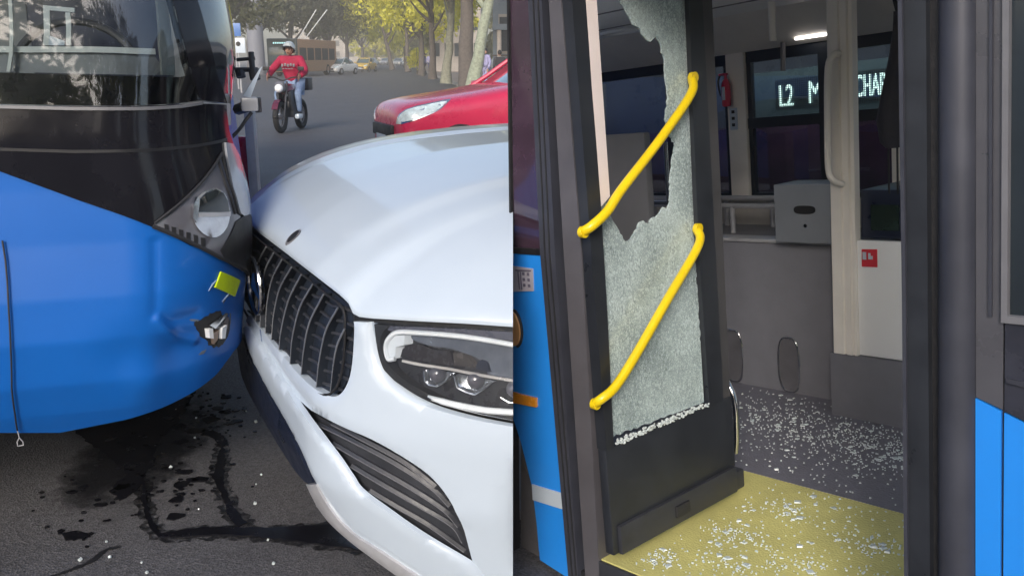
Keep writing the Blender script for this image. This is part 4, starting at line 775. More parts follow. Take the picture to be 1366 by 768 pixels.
bm = NB(); box(bm, (-.86, 0, .92), (.30, .34, .26), None, .03); emit(bm, 'luggage_box', M_dkgrey, moto)
for sy in (-1, 1):
    bm = NB(); tube(bm, [Vector((.30, sy*.26, 1.07)), Vector((.28, sy*.34, 1.22))], .008, 6); box(bm, (.28, sy*.36, 1.25), (.02, .13, .08), None, .008); emit(bm, 'mirror', M_blackm, moto)
# rider
rider = thing('person', 'motorcyclist in a red sweatshirt and pale jeans riding towards the camera', 'person', MM.copy())
M_redsw = mat('red_sweatshirt', (.32, .010, .045), .8, var=.15, vscale=7, bump=.3, bscale=25); M_jean = mat('pale_denim', (.19, .26, .40), .85, var=.2, vscale=14)
J = {'pel': ((-.30, 0, .92), (.16, .17)), 'wai': ((-.27, 0, 1.10), (.17, .19)), 'che': ((-.20, 0, 1.34), (.18, .22)), 'nek': ((-.16, 0, 1.49), .09),
     'shl': ((-.17, .21, 1.42), .10), 'ell': ((.00, .36, 1.20), .075), 'wrl': ((.24, .33, 1.10), .055), 'shr': ((-.17, -.21, 1.42), .10), 'elr': ((.00, -.36, 1.20), .075), 'wrr': ((.24, -.33, 1.10), .055)}
figure('sweatshirt', J, [('pel', 'wai'), ('wai', 'che'), ('che', 'nek'), ('che', 'shl'), ('shl', 'ell'), ('ell', 'wrl'), ('che', 'shr'), ('shr', 'elr'), ('elr', 'wrr')], M_redsw, rider)
J = {'pel': ((-.30, 0, .90), (.15, .17)), 'hl': ((-.25, .12, .88), .11), 'kl': ((.14, .22, .76), .078), 'al': ((.02, .20, .38), .055), 'hr': ((-.25, -.12, .88), .11), 'kr': ((.14, -.22, .76), .078), 'ar': ((.02, -.20, .38), .055)}
figure('jeans', J, [('pel', 'hl'), ('hl', 'kl'), ('kl', 'al'), ('pel', 'hr'), ('hr', 'kr'), ('kr', 'ar')], M_jean, rider)
for sy in (-1, 1):
    bm = NB(); box(bm, (.08, sy*.20, .30), (.28, .10, .10), None, .04); emit(bm, 'shoe', M_white, rider)
    hands(rider, (.27, sy*.325, 1.09), (1, 0, -.1))
head(rider, Vector((-.12, 0, 1.62)), (1, .0, -.05), helmet=mat('helmet_grey', (.35, .38, .38), .3, var=.2, coat=.8))
bm = NB()
for k in range(5): box(bm, (.0, -.12+.06*k, 1.31+.012*(k % 2)), (.02, .04, .06), None, .004)
for k in range(4): box(bm, (.0, -.10+.06*k, 1.245), (.02, .045, .015))
emit(bm, 'chest_print', M_grey, rider)
def pedestrian(x, y, deg, label, top, legs, s=1.):
    t = thing('person', label, 'person', face(x, y, deg) @ Matrix.Translation((0, 0, .13)) @ Matrix.Scale(s, 4))
    figure('top', {'pel': ((0, 0, .95), (.13, .17)), 'wai': ((0, 0, 1.12), (.12, .16)), 'che': ((0, 0, 1.33), (.13, .2)), 'nek': ((0, 0, 1.48), .07), 'sl': ((0, .2, 1.40), .08), 'el': ((-.03, .27, 1.12), .06), 'wl': ((.08, .26, .88), .045), 'sr': ((0, -.2, 1.40), .08), 'er': ((-.02, -.27, 1.12), .06), 'wr': ((.1, -.25, .9), .045)},
           [('pel', 'wai'), ('wai', 'che'), ('che', 'nek'), ('che', 'sl'), ('sl', 'el'), ('el', 'wl'), ('che', 'sr'), ('sr', 'er'), ('er', 'wr')], top, t)
    figure('trousers', {'pel': ((0, 0, .93), (.13, .16)), 'hl': ((0, .09, .86), .10), 'kl': ((.10, .10, .48), .07), 'al': ((.02, .10, .09), .055), 'hr': ((0, -.09, .86), .10), 'kr': ((.02, -.10, .48), .07), 'ar': ((-.14, -.10, .10), .055)},
           [('pel', 'hl'), ('hl', 'kl'), ('kl', 'al'), ('pel', 'hr'), ('hr', 'kr'), ('kr', 'ar')], legs, t)
    for sy, x_ in ((1, .07), (-1, -.09)):
        bm = NB(); box(bm, (x_, sy*.10, .04), (.25, .09, .08), None, .03); emit(bm, 'shoe', M_blackm, t)
    hands(t, (.10, .26, .82), (.2, 0, -1)); hands(t, (.12, -.25, .84), (.2, 0, -1))
    head(t, Vector((.02, 0, 1.62)), (1, 0, 0))
M_nav = mat('navy_cloth', (.05, .06, .14), .85, var=.2); M_lav = mat('lavender_cloth', (.30, .29, .48), .85, var=.2); M_dkc = mat('charcoal_cloth', (.03, .03, .035), .85, var=.2)
pedestrian(-7.34, 78, 200, 'small far pedestrian in navy on the pavement by the shrub', M_nav, M_dkc)
pedestrian(-6.54, 74, 80, 'small far pedestrian in lavender walking beside the one in navy', M_lav, M_nav)
pedestrian(-1.16, 41, 220, 'pedestrian in lavender standing right of the leaning pale trunk', M_lav, M_lav)
pedestrian(-0.48, 36, 120, 'pedestrian in charcoal behind the red car windscreen', M_dkc, M_dkc, .93)

# ---------------------------------------------------------------- trees and street furniture
def crown_mesh(name, R, n, leaf, m, seed, squash=.8):
    rnd = random.Random(seed); V = []; F = []
    cl = []
    for k in range(34):
        a = rnd.uniform(0, 6.283); r = rnd.random()**.6*R*.85; z = rnd.uniform(-.6, .75)*R*squash*(1-.45*(r/R)**2)
        cl.append((Vector((math.cos(a)*r, math.sin(a)*r, z)), rnd.uniform(.14, .34)*R))
    for i in range(n):
        c, cr = rnd.choice(cl)
        d = Vector((rnd.gauss(0, 1), rnd.gauss(0, 1), rnd.gauss(0, .8))).normalized()*cr*rnd.random()**.45
        p = c+d; q = Euler((rnd.uniform(-1.2, 1.2), rnd.uniform(-1.2, 1.2), rnd.uniform(0, 6.28))).to_matrix(); s = leaf*rnd.uniform(.6, 1.5)
        k = len(V)
        V += [p+q @ Vector((-s, 0, 0)), p+q @ Vector((0, -s*.45, s*.1)), p+q @ Vector((s, 0, 0)), p+q @ Vector((0, s*.45, s*.1))]; F.append((k, k+1, k+2, k+3))
    me = bpy.data.meshes.new(name); me.from_pydata(V, [], F); me.materials.append(m); return me
CR = {}
def crown(kind, m, R, n=5200, leaf=.16, seed=1):
    key = (kind, seed)
    if key not in CR: CR[key] = crown_mesh('crown', 4., n, leaf, m, seed)
    return CR[key]
def trunk_bm(h, r, lean=(0, 0), seed=0, limbs=5):
    rnd = random.Random(seed); bm = NB(); P = []; n = 9
    for k in range(n+1):
        t = k/n; P.append(Vector((lean[0]*t+rnd.gauss(0, r*.12), lean[1]*t+rnd.gauss(0, r*.12), h*t)))
    tube(bm, P, [r*(1.35-.35*min(1, k/1.5)) * (1-.45*k/n) for k in range(n+1)], 12)
    for k in range(limbs):
        a = rnd.uniform(0, 6.28); b = P[n-2-k % 3]; l = rnd.uniform(1.4, 3.0)
        tube(bm, [b, b+Vector((math.cos(a)*l*.5, math.sin(a)*l*.5, l*.45)), b+Vector((math.cos(a)*l, math.sin(a)*l, l*1.1))], [r*.45, r*.3, r*.12], 7)
    return bm
TREES = 'trees lining the avenue'
def tree(label, x, y, h, r, R, leafm, barkm, seed, lean=(0, 0), squash=1., n=5200, leaf=.16, kind=None, base=.13, cz=None):
    t = thing('tree', label, 'tree', face(x, y, 0) @ Matrix.Translation((0, 0, base)), TREES)
    emit(trunk_bm(h, r, lean, seed), 'trunk', barkm, t)
    me = crown(kind or leafm.name, leafm, R, n, leaf, seed % 3)
    c = bpy.data.objects.new('crown', me); COL.objects.link(c); c.parent = t
    c.location = (lean[0], lean[1], (cz if cz is not None else h+R*.30)); c.scale = (R/4, R/4, R/4*squash); c.rotation_euler = (0, 0, seed*1.3)
    return t
X = lambda px, y: (px-683)/1200*y
tree('thick dark trunk standing behind the red car', -2.08, 43, 6.0, .40, 4.6, M_leafg, M_bark, 1, leaf=.15, cz=7.3)
tree('slim pale green trunk leaning right in front of the thick dark one', -1.81, 41, 6.0, .29, 3.6, M_leafg, M_barkg, 2, lean=(1.35, 0), cz=7.2)
tree('pale mottled trunk just left of the thick dark one', -3.58, 50, 5.4, .26, 4.4, M_leafg, M_barkp, 3, lean=(.5, 0), cz=7.0)
tree('slender brown trunk left of the pale mottled one, under yellow leaves', -5.15, 60, 5.2, .24, 4.6, M_leafy, M_bark, 4, cz=6.2)
tree('yellow-leaved tree fourth from the thick dark trunk', -7.21, 74, 5, .25, 4.8, M_leafy, M_bark, 5, cz=5.6)
tree('green tree whose crown hangs low above the far kerb', -10.35, 92, 5, .26, 6., M_leafg, M_bark, 6, cz=6.6)
tree('yellow tree leaning its crown over the avenue, top middle', -14.47, 112, 5, .28, 5.4, M_leafy, M_bark, 7, lean=(-1, 0), cz=7.6)
tree('yellow-green tree far along the right kerb', -15.53, 135, 5, .28, 6.5, M_leafy, M_bark, 8, cz=6.2)
LT = [(318, 70, 4.6, 'dark-leaved tree next to the blue sign'), (345, 95, 5.5, 'dark tree behind the tall grey pole'), (398, 104, 6.5, 'dark tree behind the trolleybus roof'), (425, 112, 6.5, 'dark tree behind the trolley poles'), (448, 122, 6.8, 'dull green tree above the pale sedan'), (470, 142, 7.0, 'dull green tree behind the yellow car'), (490, 175, 8.0, 'hazy tree left of the far end of the avenue')]
for i, (px, y, R_, lb) in enumerate(LT):
    tree(lb, X(px, y), y, 5., .35, R_, M_leafd if i < 4 else M_leafg, M_bark, 11+i, cz=R_*.95+1.2, kind='d' if i < 4 else 'g2')
for i, (px, y, R_, lb) in enumerate([(506, 240, 9., 'pale distant tree at the end of the avenue, left'), (532, 255, 8., 'pale distant tree at the end of the avenue, middle'), (560, 235, 10., 'pale distant tree at the end of the avenue, right'), (585, 180, 9., 'green tree rising behind the slender brown trunk'), (620, 120, 8., 'green tree rising behind the thick dark trunk')]):
    tree(lb, X(px, y), y, 5., .4, R_, M_leafy if i < 3 else M_leafg, M_bark, 21+i, cz=R_*.62, kind='far%d' % (i // 3), leaf=.22)
shr = thing('shrub', 'yellow-green shrub at the kerb left of the far pedestrians', 'shrub', face(-8.20, 80, 0) @ Matrix.Translation((0, 0, .13)))
emit(trunk_bm(1.2, .06, seed=5), 'stem', M_bark, shr)
c = bpy.data.objects.new('foliage', crown_mesh('foliage', 1.3, 1500, .1, M_leafy, 9)); COL.objects.link(c); c.parent = shr; c.location = (0, 0, 1.4); c.scale = (.8, .8, 1.2)
bm = NB(); tube(bm, [Vector((0, 0, 0)), Vector((0, 0, 12))], [.78, .62], 16)
pole = thing('utility_pole', 'thick grey pole beside the blue sign', 'pole', face(-23.65, 86, 0)); emit(bm, 'shaft', mat('grey_pole', (.20, .21, .25), .7, var=.15), pole)
sg = thing('street_sign', 'blue square sign on a thin post at the left of the avenue', 'sign', face(-13.35, 45, 0)); M_sgb = mat('sign_blue', (.06, .16, .42), .4, var=.05)
bm = NB(); tube(bm, [Vector((0, 0, 0)), Vector((0, 0, 3.1))], .04, 8); emit(bm, 'post', M_silver, sg)
bm = NB(); box(bm, (0, -.05, 2.78), (.62, .03, .6), None, .01); emit(bm, 'plate', M_sgb, sg)
sg = thing('street_sign', 'white sign with a black dot below the blue one', 'sign', face(-11.77, 40, 0))
bm = NB(); tube(bm, [Vector((0, .05, 0)), Vector((0, .05, 2.3))], .04, 8); emit(bm, 'post', M_silver, sg)
bm = NB(); box(bm, (0, 0, 1.98), (.62, .03, .62), None, .01); pl = emit(bm, 'plate', M_white, sg)
bm = NB(); tube(bm, [Vector((.02, -.035, 2.05)), Vector((.02, -.015, 2.05))], .10, 16); emit(bm, 'dot', M_blackm, pl)
bp2 = thing('barrier_post', 'pale upright post with a red panel between the bus mirror and the white bonnet', 'post', face(X(339, 5.0), 5.0, 0))
M_post = mat('weathered_post', (.46, .45, .46), .6, var=.2, vscale=8)
bm = NB(); box(bm, (0, 0, .6), (.052, .06, 1.2), None, .008); emit(bm, 'upright', M_post, bp2)
bm = NB(); box(bm, (-.075, .05, .85), (.09, .03, .36), None, .006); emit(bm, 'panel', M_red, bp2)
# buildings beside the avenue
M_wall = mat('wall_render', (.42, .38, .34), .9, var=.15, vscale=.6); M_wall2 = mat('wall_blue_grey', (.20, .24, .28), .7, var=.15, vscale=.7); M_wall3 = mat('wall_brown', (.16, .13, .12), .9, var=.15, vscale=.5)
M_bw = mat('building_glass', (.05, .06, .07), .12, var=.3, coat=1.)
def building(label, x, y, wd, dp, h, wm, rows, cols, deg=0, ground=None):
    t = thing('building', label, 'building', face(x, y, deg))
    bm = NB(); qbox(bm, -wd/2, wd/2, 0, dp, 0, h); emit(bm, 'wall', wm, t, smooth=False)
    me_f = None
    for r in range(rows):
        for c_ in range(cols):
            px_ = -wd/2+wd*(c_+.5)/cols; pz = 1.0+(h-1.2)*(r+.5)/rows; ww = wd/cols*.55; hh = (h-1.2)/rows*.6
            bm = NB(); qbox(bm, px_-ww/2, px_+ww/2, -.06, .05, pz-hh/2, pz+hh/2); f_ = emit(bm, 'window', M_wall, t, smooth=False)
            bm = NB(); qbox(bm, px_-ww*.43, px_+ww*.43, -.075, -.03, pz-hh*.43, pz+hh*.43); emit(bm, 'window_pane', M_bw, f_, smooth=False)
    bm = NB(); qbox(bm, -wd/2-.2, wd/2+.2, -.25, dp, h, h+.3); emit(bm, 'cornice', wm, t, smooth=False)
    return t
bl = building('blue-grey building with pale columns behind the leaning trunk', 0.12+1.6, 50, 5.5, 8, 8, M_wall2, 2, 4)
for k in range(6):
    bm = NB(); tube(bm, [Vector((-2.4+.62*k, -.5, 0)), Vector((-2.4+.62*k, -.5, 2.9))], .12, 10); emit(bm, 'column', mat('pale_column', (.62, .55, .48), .8, var=.1), bl)
bm = NB(); qbox(bm, -2.75, 2.75, -.7, -.1, 2.9, 3.2); emit(bm, 'lintel', M_wall2, bl, smooth=False)
bm = NB(); qbox(bm, -2.75, 2.75, -.58, -.45, 1.55, 1.63); emit(bm, 'railing', M_bark, bl, smooth=False)
building('brown building behind the trees on the left', -52, 120, 30, 14, 13, M_wall3, 4, 8, 20)
building('cream building glimpsed between trunks on the right', -7.20+1.5, 96, 5, 10, 9, M_wall, 3, 5)
building('pale building beyond the end of the avenue', -44.83, 330, 70, 20, 16, M_wall, 4, 14)
building('long grey unseen building added behind the viewer for reflections', 4, -36, 70, 14, 12, M_wall3, 4, 12, 180)  # never in view; added as something dark for glass and paint to mirror
for i, (x_, y_) in enumerate([(4, -17), (10, -15), (17, -19)]):  # unseen trees, added to break up the reflection in the bus windscreen
    tree(('unseen leafy green tree added behind the viewer for reflections, nearest the road', 'unseen leafy green tree added behind the viewer for reflections, in the middle', 'unseen leafy green tree added behind the viewer for reflections, farthest right')[i], x_, y_, 5., .3, 5., M_leafg, M_bark, 31+i, cz=7.5, base=0, kind='g2')

# ---------------------------------------------------------------- thin haze over the avenue
bm = NB(); qbox(bm, -330, 330, -90, 420, -1, 24)
hz = emit(bm, 'haze', None, None, smooth=False); hz.data.materials.clear()
mh = bpy.data.materials.new('haze'); mh.use_nodes = True; n_ = mh.node_tree.nodes
n_.remove(n_['Principled BSDF']); pv = n_.new('ShaderNodeVolumePrincipled'); pv.inputs['Color'].default_value = (.96, .93, .86, 1); pv.inputs['Density'].default_value = .0024
mh.node_tree.links.new(pv.outputs[0], n_['Material Output'].inputs['Volume']); hz.data.materials.append(mh); tag(hz, kind='stuff')
# ---------------------------------------------------------------- the bus with the open, shattered door
BXv, BYv, BZv, BO = (Vector(D[k]) for k in ('b_x', 'b_y', 'b_z', 'b_o'))
MB_ = Matrix.Translation(BO) @ Matrix(((BXv.x, BYv.x, BZv.x, 0), (BXv.y, BYv.y, BZv.y, 0), (BXv.z, BYv.z, BZv.z, 0), (0, 0, 0, 1)))
# local axes: x along the side towards its front, y into the bus, z up from the door step
busB = thing('city_bus', 'bright blue bus with open door, shattered door glass and two yellow door rails', 'bus', MB_)
sideY = lambda s, t, o: Vector((s, o, t))          # a plate on the outer side, o = depth inwards
leafX = lambda s, t, o: Vector((o, s, t))          # a plate on the folded door leaf
def sp(name, poly, y0, y1, m, parent=None, smooth=False):
    bm = NB(); prism(bm, poly, sideY, y0, y1); return emit(bm, name, m, parent or busB, smooth=smooth)
CUTB = (CUT[0]+CUT[1]*.004, -CUT[1])     # the rear end of the part of the bus that is built
def pb(name, x0, x1, y0, y1, z0, z1, m, parent=None, bev=.0, smooth=True):
    bm = NB(); qbox(bm, x0, x1, y0, y1, z0, z1, bev); return emit(bm, name, m, parent or busB, smooth=smooth, cut=CUTB if x0 < -.3 and x1 > -2 else None)
def ptube(name, pts, r, m, parent=None, seg=12, sm_=0):
    bm = NB(); tube(bm, smoothpath(pts, sm_) if sm_ else [Vector(p) for p in pts], r, seg); return emit(bm, name, m, parent or busB)
L = D['b_left']                                     # rear end of the built side, leaning with the wheel arch
def lx(z, d=0):
    zs = [p[2] for p in L][::-1]; xs = [p[0] for p in L][::-1]; return lerp(zs, xs, z)+d
M_frame = mat('door_frame_grey', (.050, .053, .070), .42, .15, var=.18, vscale=7)
M_frame2 = mat('door_post_brown', (.105, .10, .112), .45, .15, var=.15, vscale=6)
M_leaf = mat('door_leaf_dark', (.022, .025, .032), .38, var=.25, vscale=9)
M_int = mat('interior_panel', (.185, .185, .21), .6, var=.06, vscale=14)
M_cream = mat('interior_cream', (.84, .80, .74), .5, var=.06, vscale=5)
M_ceil = mat('interior_ceiling', (.86, .87, .88), .6, var=.05, vscale=3)
arch = [(p[0], p[2]) for p in D['b_arch']][1:]
sp('side_panel', [(lx(.835), .835), (lx(.335), .335)]+arch[:-1]+[(-.25, .02), (-.252, -.085), (-.121, -.105), (-.115, .287), (-.1215, .5), (-.129, .835)], 0, .04, M_blueB)
sp('white_stripe', [(-.252, .153), (-.122, .158), (-.122, .110), (-.2545, .104)], -.004, .003, M_white)
wn = sp('side_window', [(lx(1.75), 1.75), (lx(.845), .845), (-.129, .843), (-.122, .95), (-.083, 1.5), (-.074, 1.75)], .004, .03, mat('tinted_window', (.06, .035, .055), .06, var=.5, vscale=3, coat=1., spec=.8))
sp('window_frame', [(lx(.848), .848), (lx(.832), .832), (-.127, .832), (-.127, .848)], -.005, .02, M_blackm, wn)
# added dark strip at the cut edge, drawing the line between both views; wheel
bm = NB(); prism(bm, [(lx(1.75, -.0045), 1.75), (lx(-.35, -.0055), -.35), (lx(-.35, .001), -.35), (lx(1.75, .001), 1.75)], sideY, -.003, .02); emit(bm, 'divider_strip', M_rubber, busB, smooth=False)
wl = NB(); cx_, cz_, rr_ = -.60, .0, .335
prism(wl, [(lx(.34), .34)]+[(cx_+rr_*math.cos(t), cz_+rr_*math.sin(t)) for t in [.75-.08*k for k in range(16)] if cx_+rr_*math.cos(t) > lx(cz_+rr_*math.sin(t))+.003]+[(lx(-.3), -.3)], sideY, .03, .20); emit(wl, 'wheel', mat('wheel_rubber', (.09, .085, .09), .8, var=.2, vscale=9, bump=.25), busB, smooth=False)
# marker lamps and sticker
M_amb = mat('amber_lens', (.80, .30, .02), .25, var=.08, vscale=40, coat=.7)
bm = NB(); prism(bm, [(-.265+.030*math.cos(t), .617+.05*math.sin(t)) for t in [2*math.pi*k/28 for k in range(28)] if -.265+.030*math.cos(t) > lx(.617+.05*math.sin(t))], sideY, -.012, .0); ml = emit(bm, 'marker_lamp', mat('amber_pale', (.80, .42, .16), .3, var=.08, coat=.6), busB, smooth=False)
bm = NB(); tube(bm, [Vector((-.265+.032*math.cos(t), -.004, .617+.053*math.sin(t))) for t in [1.4-.2*k for k in range(15)] if -.265+.032*math.cos(t) > lx(.617)+.002], .004, 6); emit(bm, 'lamp_rim', M_rubber, ml)
sp('side_reflector', [(lx(.42, .001), .424), (-.197, .424), (-.199, .397), (lx(.39, .001), .392)], -.008, .0, M_amb)
stk = sp('grey_sticker', [(lx(.79, .001), .796), (-.166, .793), (-.171, .731), (lx(.72, .001), .722)], -.003, .0, mat('sticker_grey', (.42, .40, .46), .6, var=.12, vscale=30))
bm = NB()
for r_ in range(3):
    for c_ in range(2):
        x_, z_ = -.205+.020*c_, .745+.016*r_; prism(bm, [(x_-.004, z_-.004), (x_+.004, z_-.004), (x_+.004, z_+.004), (x_-.004, z_+.004)], sideY, -.005, -.002)
prism(bm, [(-.236, .783), (-.172, .785), (-.172, .789), (-.236, .787)], sideY, -.005, -.002)
for x_ in (-.219, -.228): prism(bm, [(x_, .732), (x_+.004, .732), (x_+.004, .782), (x_, .782)], sideY, -.005, -.002)
emit(bm, 'sticker_marks', mat('sticker_mark_grey', (.13, .12, .17), .6, var=.1), stk, smooth=False)
# left door post: rubber bar, groove, grey bar
sp('door_post', [(-.074, 1.75), (-.083, 1.481), (-.1205, .835), (-.1205, -.12), (-.080, -.12), (-.063, .835), (-.034, 1.473), (-.022, 1.75)], -.012, .06, M_frame)
sp('post_groove', [(-.022, 1.75), (-.034, 1.473), (-.063, .835), (-.080, -.12), (-.056, -.12), (-.034, .837), (-.013, 1.469), (-.002, 1.75)], .022, .06, M_rubber)
sp('door_post', [(-.002, 1.75), (-.013, 1.469), (-.034, .837), (-.056, -.12), (-.002, -.10), (.003, .0), (.030, .84), (.028, 1.75)], -.008, .05, M_frame2)
for dx in (.018, .036):
    bm = NB(); prism(bm, [(-.074+dx*1.2, 1.75), (-.083+dx, 1.481), (-.1205+dx, .835), (-.1205+dx*.9, -.12), (-.1205+dx*.9+.004, -.12), (-.1205+dx+.004, .835), (-.083+dx+.004, 1.481), (-.074+dx*1.2+.004, 1.75)], sideY, -.0145, -.011); emit(bm, 'rubber_rib', M_rubber, busB, smooth=False)
# folded leaf, hinged at the left post, standing straight into the bus
leaf = pb('door_leaf', .030, .060, -.005, .545, .03, .325, M_leaf, bev=.004)
bm = NB(); prism(bm, [(-.004, .325), (.024, .325), (.037, .678), (.043, .964), (.043, 1.75), (-.004, 1.75)], leafX, .028, .062); emit(bm, 'leaf_stile', M_leaf, leaf, smooth=False)
bm = NB(); prism(bm, [(.433, .325), (.424, .793), (.4405, 1.5), (.4405, 1.75), (.50, 1.75), (.50, .325)], leafX, .028, .062); emit(bm, 'leaf_stile', M_leaf, leaf, smooth=False)
bm = NB(); prism(bm, [(.503, .10), (.503, 1.75), (.553, 1.75), (.541, .10)], leafX, .022, .056); emit(bm, 'leaf_edge', mat('leaf_edge_rubber', (.06, .058, .062), .5, var=.2), leaf, smooth=False)
pb('kick_plate', .058, .072, .016, .535, .028, .108, M_dkgrey, leaf, .003)
pb('plate_lug', .070, .080, .24, .30, .05, .085, M_rubber, leaf, .004)
bm = NB(); prism(bm, [(p[1], min(p[2], 1.75)+(.0 if p[2] < 1.49 else .25)) for p in D['b_bar']], leafX, .046, .0625); emit(bm, 'glazing_strip', mat('pale_pillar', (.80, .71, .69), .5, var=.05), leaf, smooth=False)
def cracked():
    """crazed safety glass: thousands of small cells, each tilted and tinted a little, joined by a web of dark cracks"""
    m = mat('crazed_glass', (.66, .74, .73), .18, spec=.8)
    n = m.node_tree.nodes; L_ = m.node_tree.links; b = n['Principled BSDF']; tc = n.new('ShaderNodeTexCoord')
    big = n.new('ShaderNodeTexNoise'); big.inputs['Scale'].default_value = 5; big.inputs['Detail'].default_value = 4
    L_.new(tc.outputs['Object'], big.inputs['Vector'])
    sp_ = n.new('ShaderNodeMapping'); sp_.inputs['Scale'].default_value = (1, 1, .62); L_.new(tc.outputs['Object'], sp_.inputs['Vector'])
    w_ = n.new('ShaderNodeMixRGB'); w_.inputs[0].default_value = .035; L_.new(sp_.outputs[0], w_.inputs[1]); L_.new(big.outputs['Color'], w_.inputs[2])
    ve = n.new('ShaderNodeTexVoronoi'); ve.feature = 'DISTANCE_TO_EDGE'; ve.inputs['Scale'].default_value = 210; L_.new(w_.outputs[0], ve.inputs['Vector'])
    vc = n.new('ShaderNodeTexVoronoi'); vc.inputs['Scale'].default_value = 210; L_.new(w_.outputs[0], vc.inputs['Vector'])
    line = n.new('ShaderNodeMapRange'); line.inputs[1].default_value = .0; line.inputs[2].default_value = .14; L_.new(ve.outputs['Distance'], line.inputs[0])
    se = n.new('ShaderNodeSeparateColor'); L_.new(vc.outputs['Color'], se.inputs[0])
    a1 = n.new('ShaderNodeMath'); a1.operation = 'MULTIPLY_ADD'; a1.inputs[1].default_value = .34; L_.new(se.outputs[0], a1.inputs[0])
    a0 = n.new('ShaderNodeMath'); a0.operation = 'MULTIPLY_ADD'; a0.inputs[1].default_value = .38; L_.new(line.outputs[0], a0.inputs[0])
    br = n.new('ShaderNodeMapRange'); br.inputs[1].default_value = .32; br.inputs[2].default_value = .68; br.inputs[3].default_value = -.05; br.inputs[4].default_value = .40; L_.new(big.outputs['Fac'], br.inputs[0])
    L_.new(br.outputs[0], a0.inputs[2]); L_.new(a0.outputs[0], a1.inputs[2])
    cr_ = n.new('ShaderNodeValToRGB'); e = cr_.color_ramp.elements
    e[0].position = .05; e[0].color = (.32, .40, .41, 1); e[1].position = .9; e[1].color = (.84, .96, .97, 1)
    L_.new(a1.outputs[0], cr_.inputs[0]); L_.new(cr_.outputs[0], b.inputs['Base Color'])
    bp = n.new('ShaderNodeBump'); bp.inputs['Strength'].default_value = .4; bp.inputs['Distance'].default_value = .002
    L_.new(se.outputs[1], bp.inputs['Height']); L_.new(bp.outputs['Normal'], b.inputs['Normal'])
    t = n.new('ShaderNodeBsdfTransparent'); t.inputs[0].default_value = (.84, .92, .90, 1)
    fac = n.new('ShaderNodeMath'); fac.operation = 'MULTIPLY_ADD'; fac.inputs[1].default_value = -.28; fac.inputs[2].default_value = .60; L_.new(a1.outputs[0], fac.inputs[0]); fac.use_clamp = True
    x = n.new('ShaderNodeMixShader'); L_.new(fac.outputs[0], x.inputs[0]); L_.new(b.outputs[0], x.inputs[1]); L_.new(t.outputs[0], x.inputs[2])
    L_.new(x.outputs[0], n['Material Output'].inputs['Surface'])
    return m
M_craze = cracked()
gpoly = [(p[1], p[2]) for p in D['b_glass']]
gpoly = [(a, min(b, 1.75)) for a, b in gpoly]
jag = []
for i, p in enumerate(resample(gpoly, .012)):
    edge = .426 < p[0] or p[1] < .34
    jag.append(p if edge else (p[0]+random.uniform(-.004, .004), p[1]+random.uniform(-.004, .004)))
bm = NB(); prism(bm, jag, leafX, .043, .048); emit(bm, 'shattered_glass', M_craze, leaf, smooth=False)
bm = NB()
for k in range(240):
    y = random.uniform(.04, .43); r = random.uniform(.0015, .0045); z = .327-.0+.012*random.random()*(1 if random.random() < .6 else .3)
    bmesh.ops.create_icosphere(bm, subdivisions=1, radius=r, matrix=Matrix.Translation((random.uniform(.050, .063), y, z)) @ Euler((random.random()*3,)*3).to_matrix().to_4x4() @ Matrix.Diagonal((1, 1.6, .8, 1)))
tag(emit(bm, 'glass_crumbs', M_crumb, leaf, smooth=False), kind='stuff')
M_rail = mat('yellow_rail', (.86, .62, .006), .34, var=.06, vscale=20, coat=.4)
for key in ('b_rail1', 'b_rail2'):
    P = [Vector(p) for p in D[key]]; P[0].x = .062; P[-1].x = .062; P[1].x -= .008; P[-2].x -= .008
    r_ = ptube('grab_rail', P, .0125, M_rail, leaf, 14, 6)
    for e in (P[0], P[-1]):
        bm = NB(); tube(bm, [Vector((.060, e.y, e.z)), Vector((.074, e.y, e.z))], .0145, 14); emit(bm, 'rail_foot', M_rail, r_)
ptube('door_shaft', [(-.02, .6, .10), (-.02, .6, 1.6)], .011, M_chrome)
ptube('shaft_hook', [(-.012, .6, .37), (.010, .6, .335), (.030, .6, .28), (.030, .6, .18), (.022, .6, .12)], .010, M_chrome, sm_=5)
pb('shaft_bearing', -.045, .03, .57, .63, .0, .06, M_dkgrey, bev=.006)
# right door post and side
sp('door_leaf', [(.862, 1.75), (.860, .8), (.853, -.3), (.900, -.3), (.902, .8), (.905, 1.75)], -.004, .5, M_leaf)
sp('leaf_edge', [(.858, 1.75), (.857, .8), (.849, -.3), (.856, -.3), (.864, .8), (.8655, 1.75)], -.010, .02, M_frame)
sp('post_groove', [(.905, 1.75), (.902, .8), (.900, -.3), (.914, -.3), (.919, .8), (.928, 1.75)], .012, .06, M_rubber)
bm = NB()
secs = []
for z, xa, xb in ((1.75, .928, .983), (.8, .919, .982), (-.3, .911, .981)):
    secs.append([Vector((xa+(xb-xa)*t, -.020*math.sin(math.pi*min(1, max(0, t)))**.7-.002, z)) for t in [k/10 for k in range(11)]]+[Vector((xb, .05, z)), Vector((xa, .05, z))])
loft(bm, secs, True, True); emit(bm, 'door_post', M_frame, busB, angle=60)
M_side = mat('side_strip_grey', (.10, .10, .115), .3, .2, var=.12, vscale=6, coat=.3)
sp('body_strip', [(.983, 1.75), (.983, .63), (1.028, .615), (1.028, 1.75)], .002, .05, M_side)
sp('body_rib', [(1.006, 1.75), (1.006, .78), (1.011, .78), (1.011, 1.75)], -.004, .01, M_frame)
sp('side_panel', [(.983, .628), (1.026, .6115), (1.026, -.35), (.983, -.35)], 0, .05, M_blueB)
sp('panel_seam', [(1.0255, .665), (1.0315, .665), (1.0315, -.35), (1.0255, -.35)], .006, .05, M_rubber)
sp('side_panel', [(1.031, .610), (1.25, .53), (1.25, -.35), (1.031, -.35)], 0, .05, M_blueB)
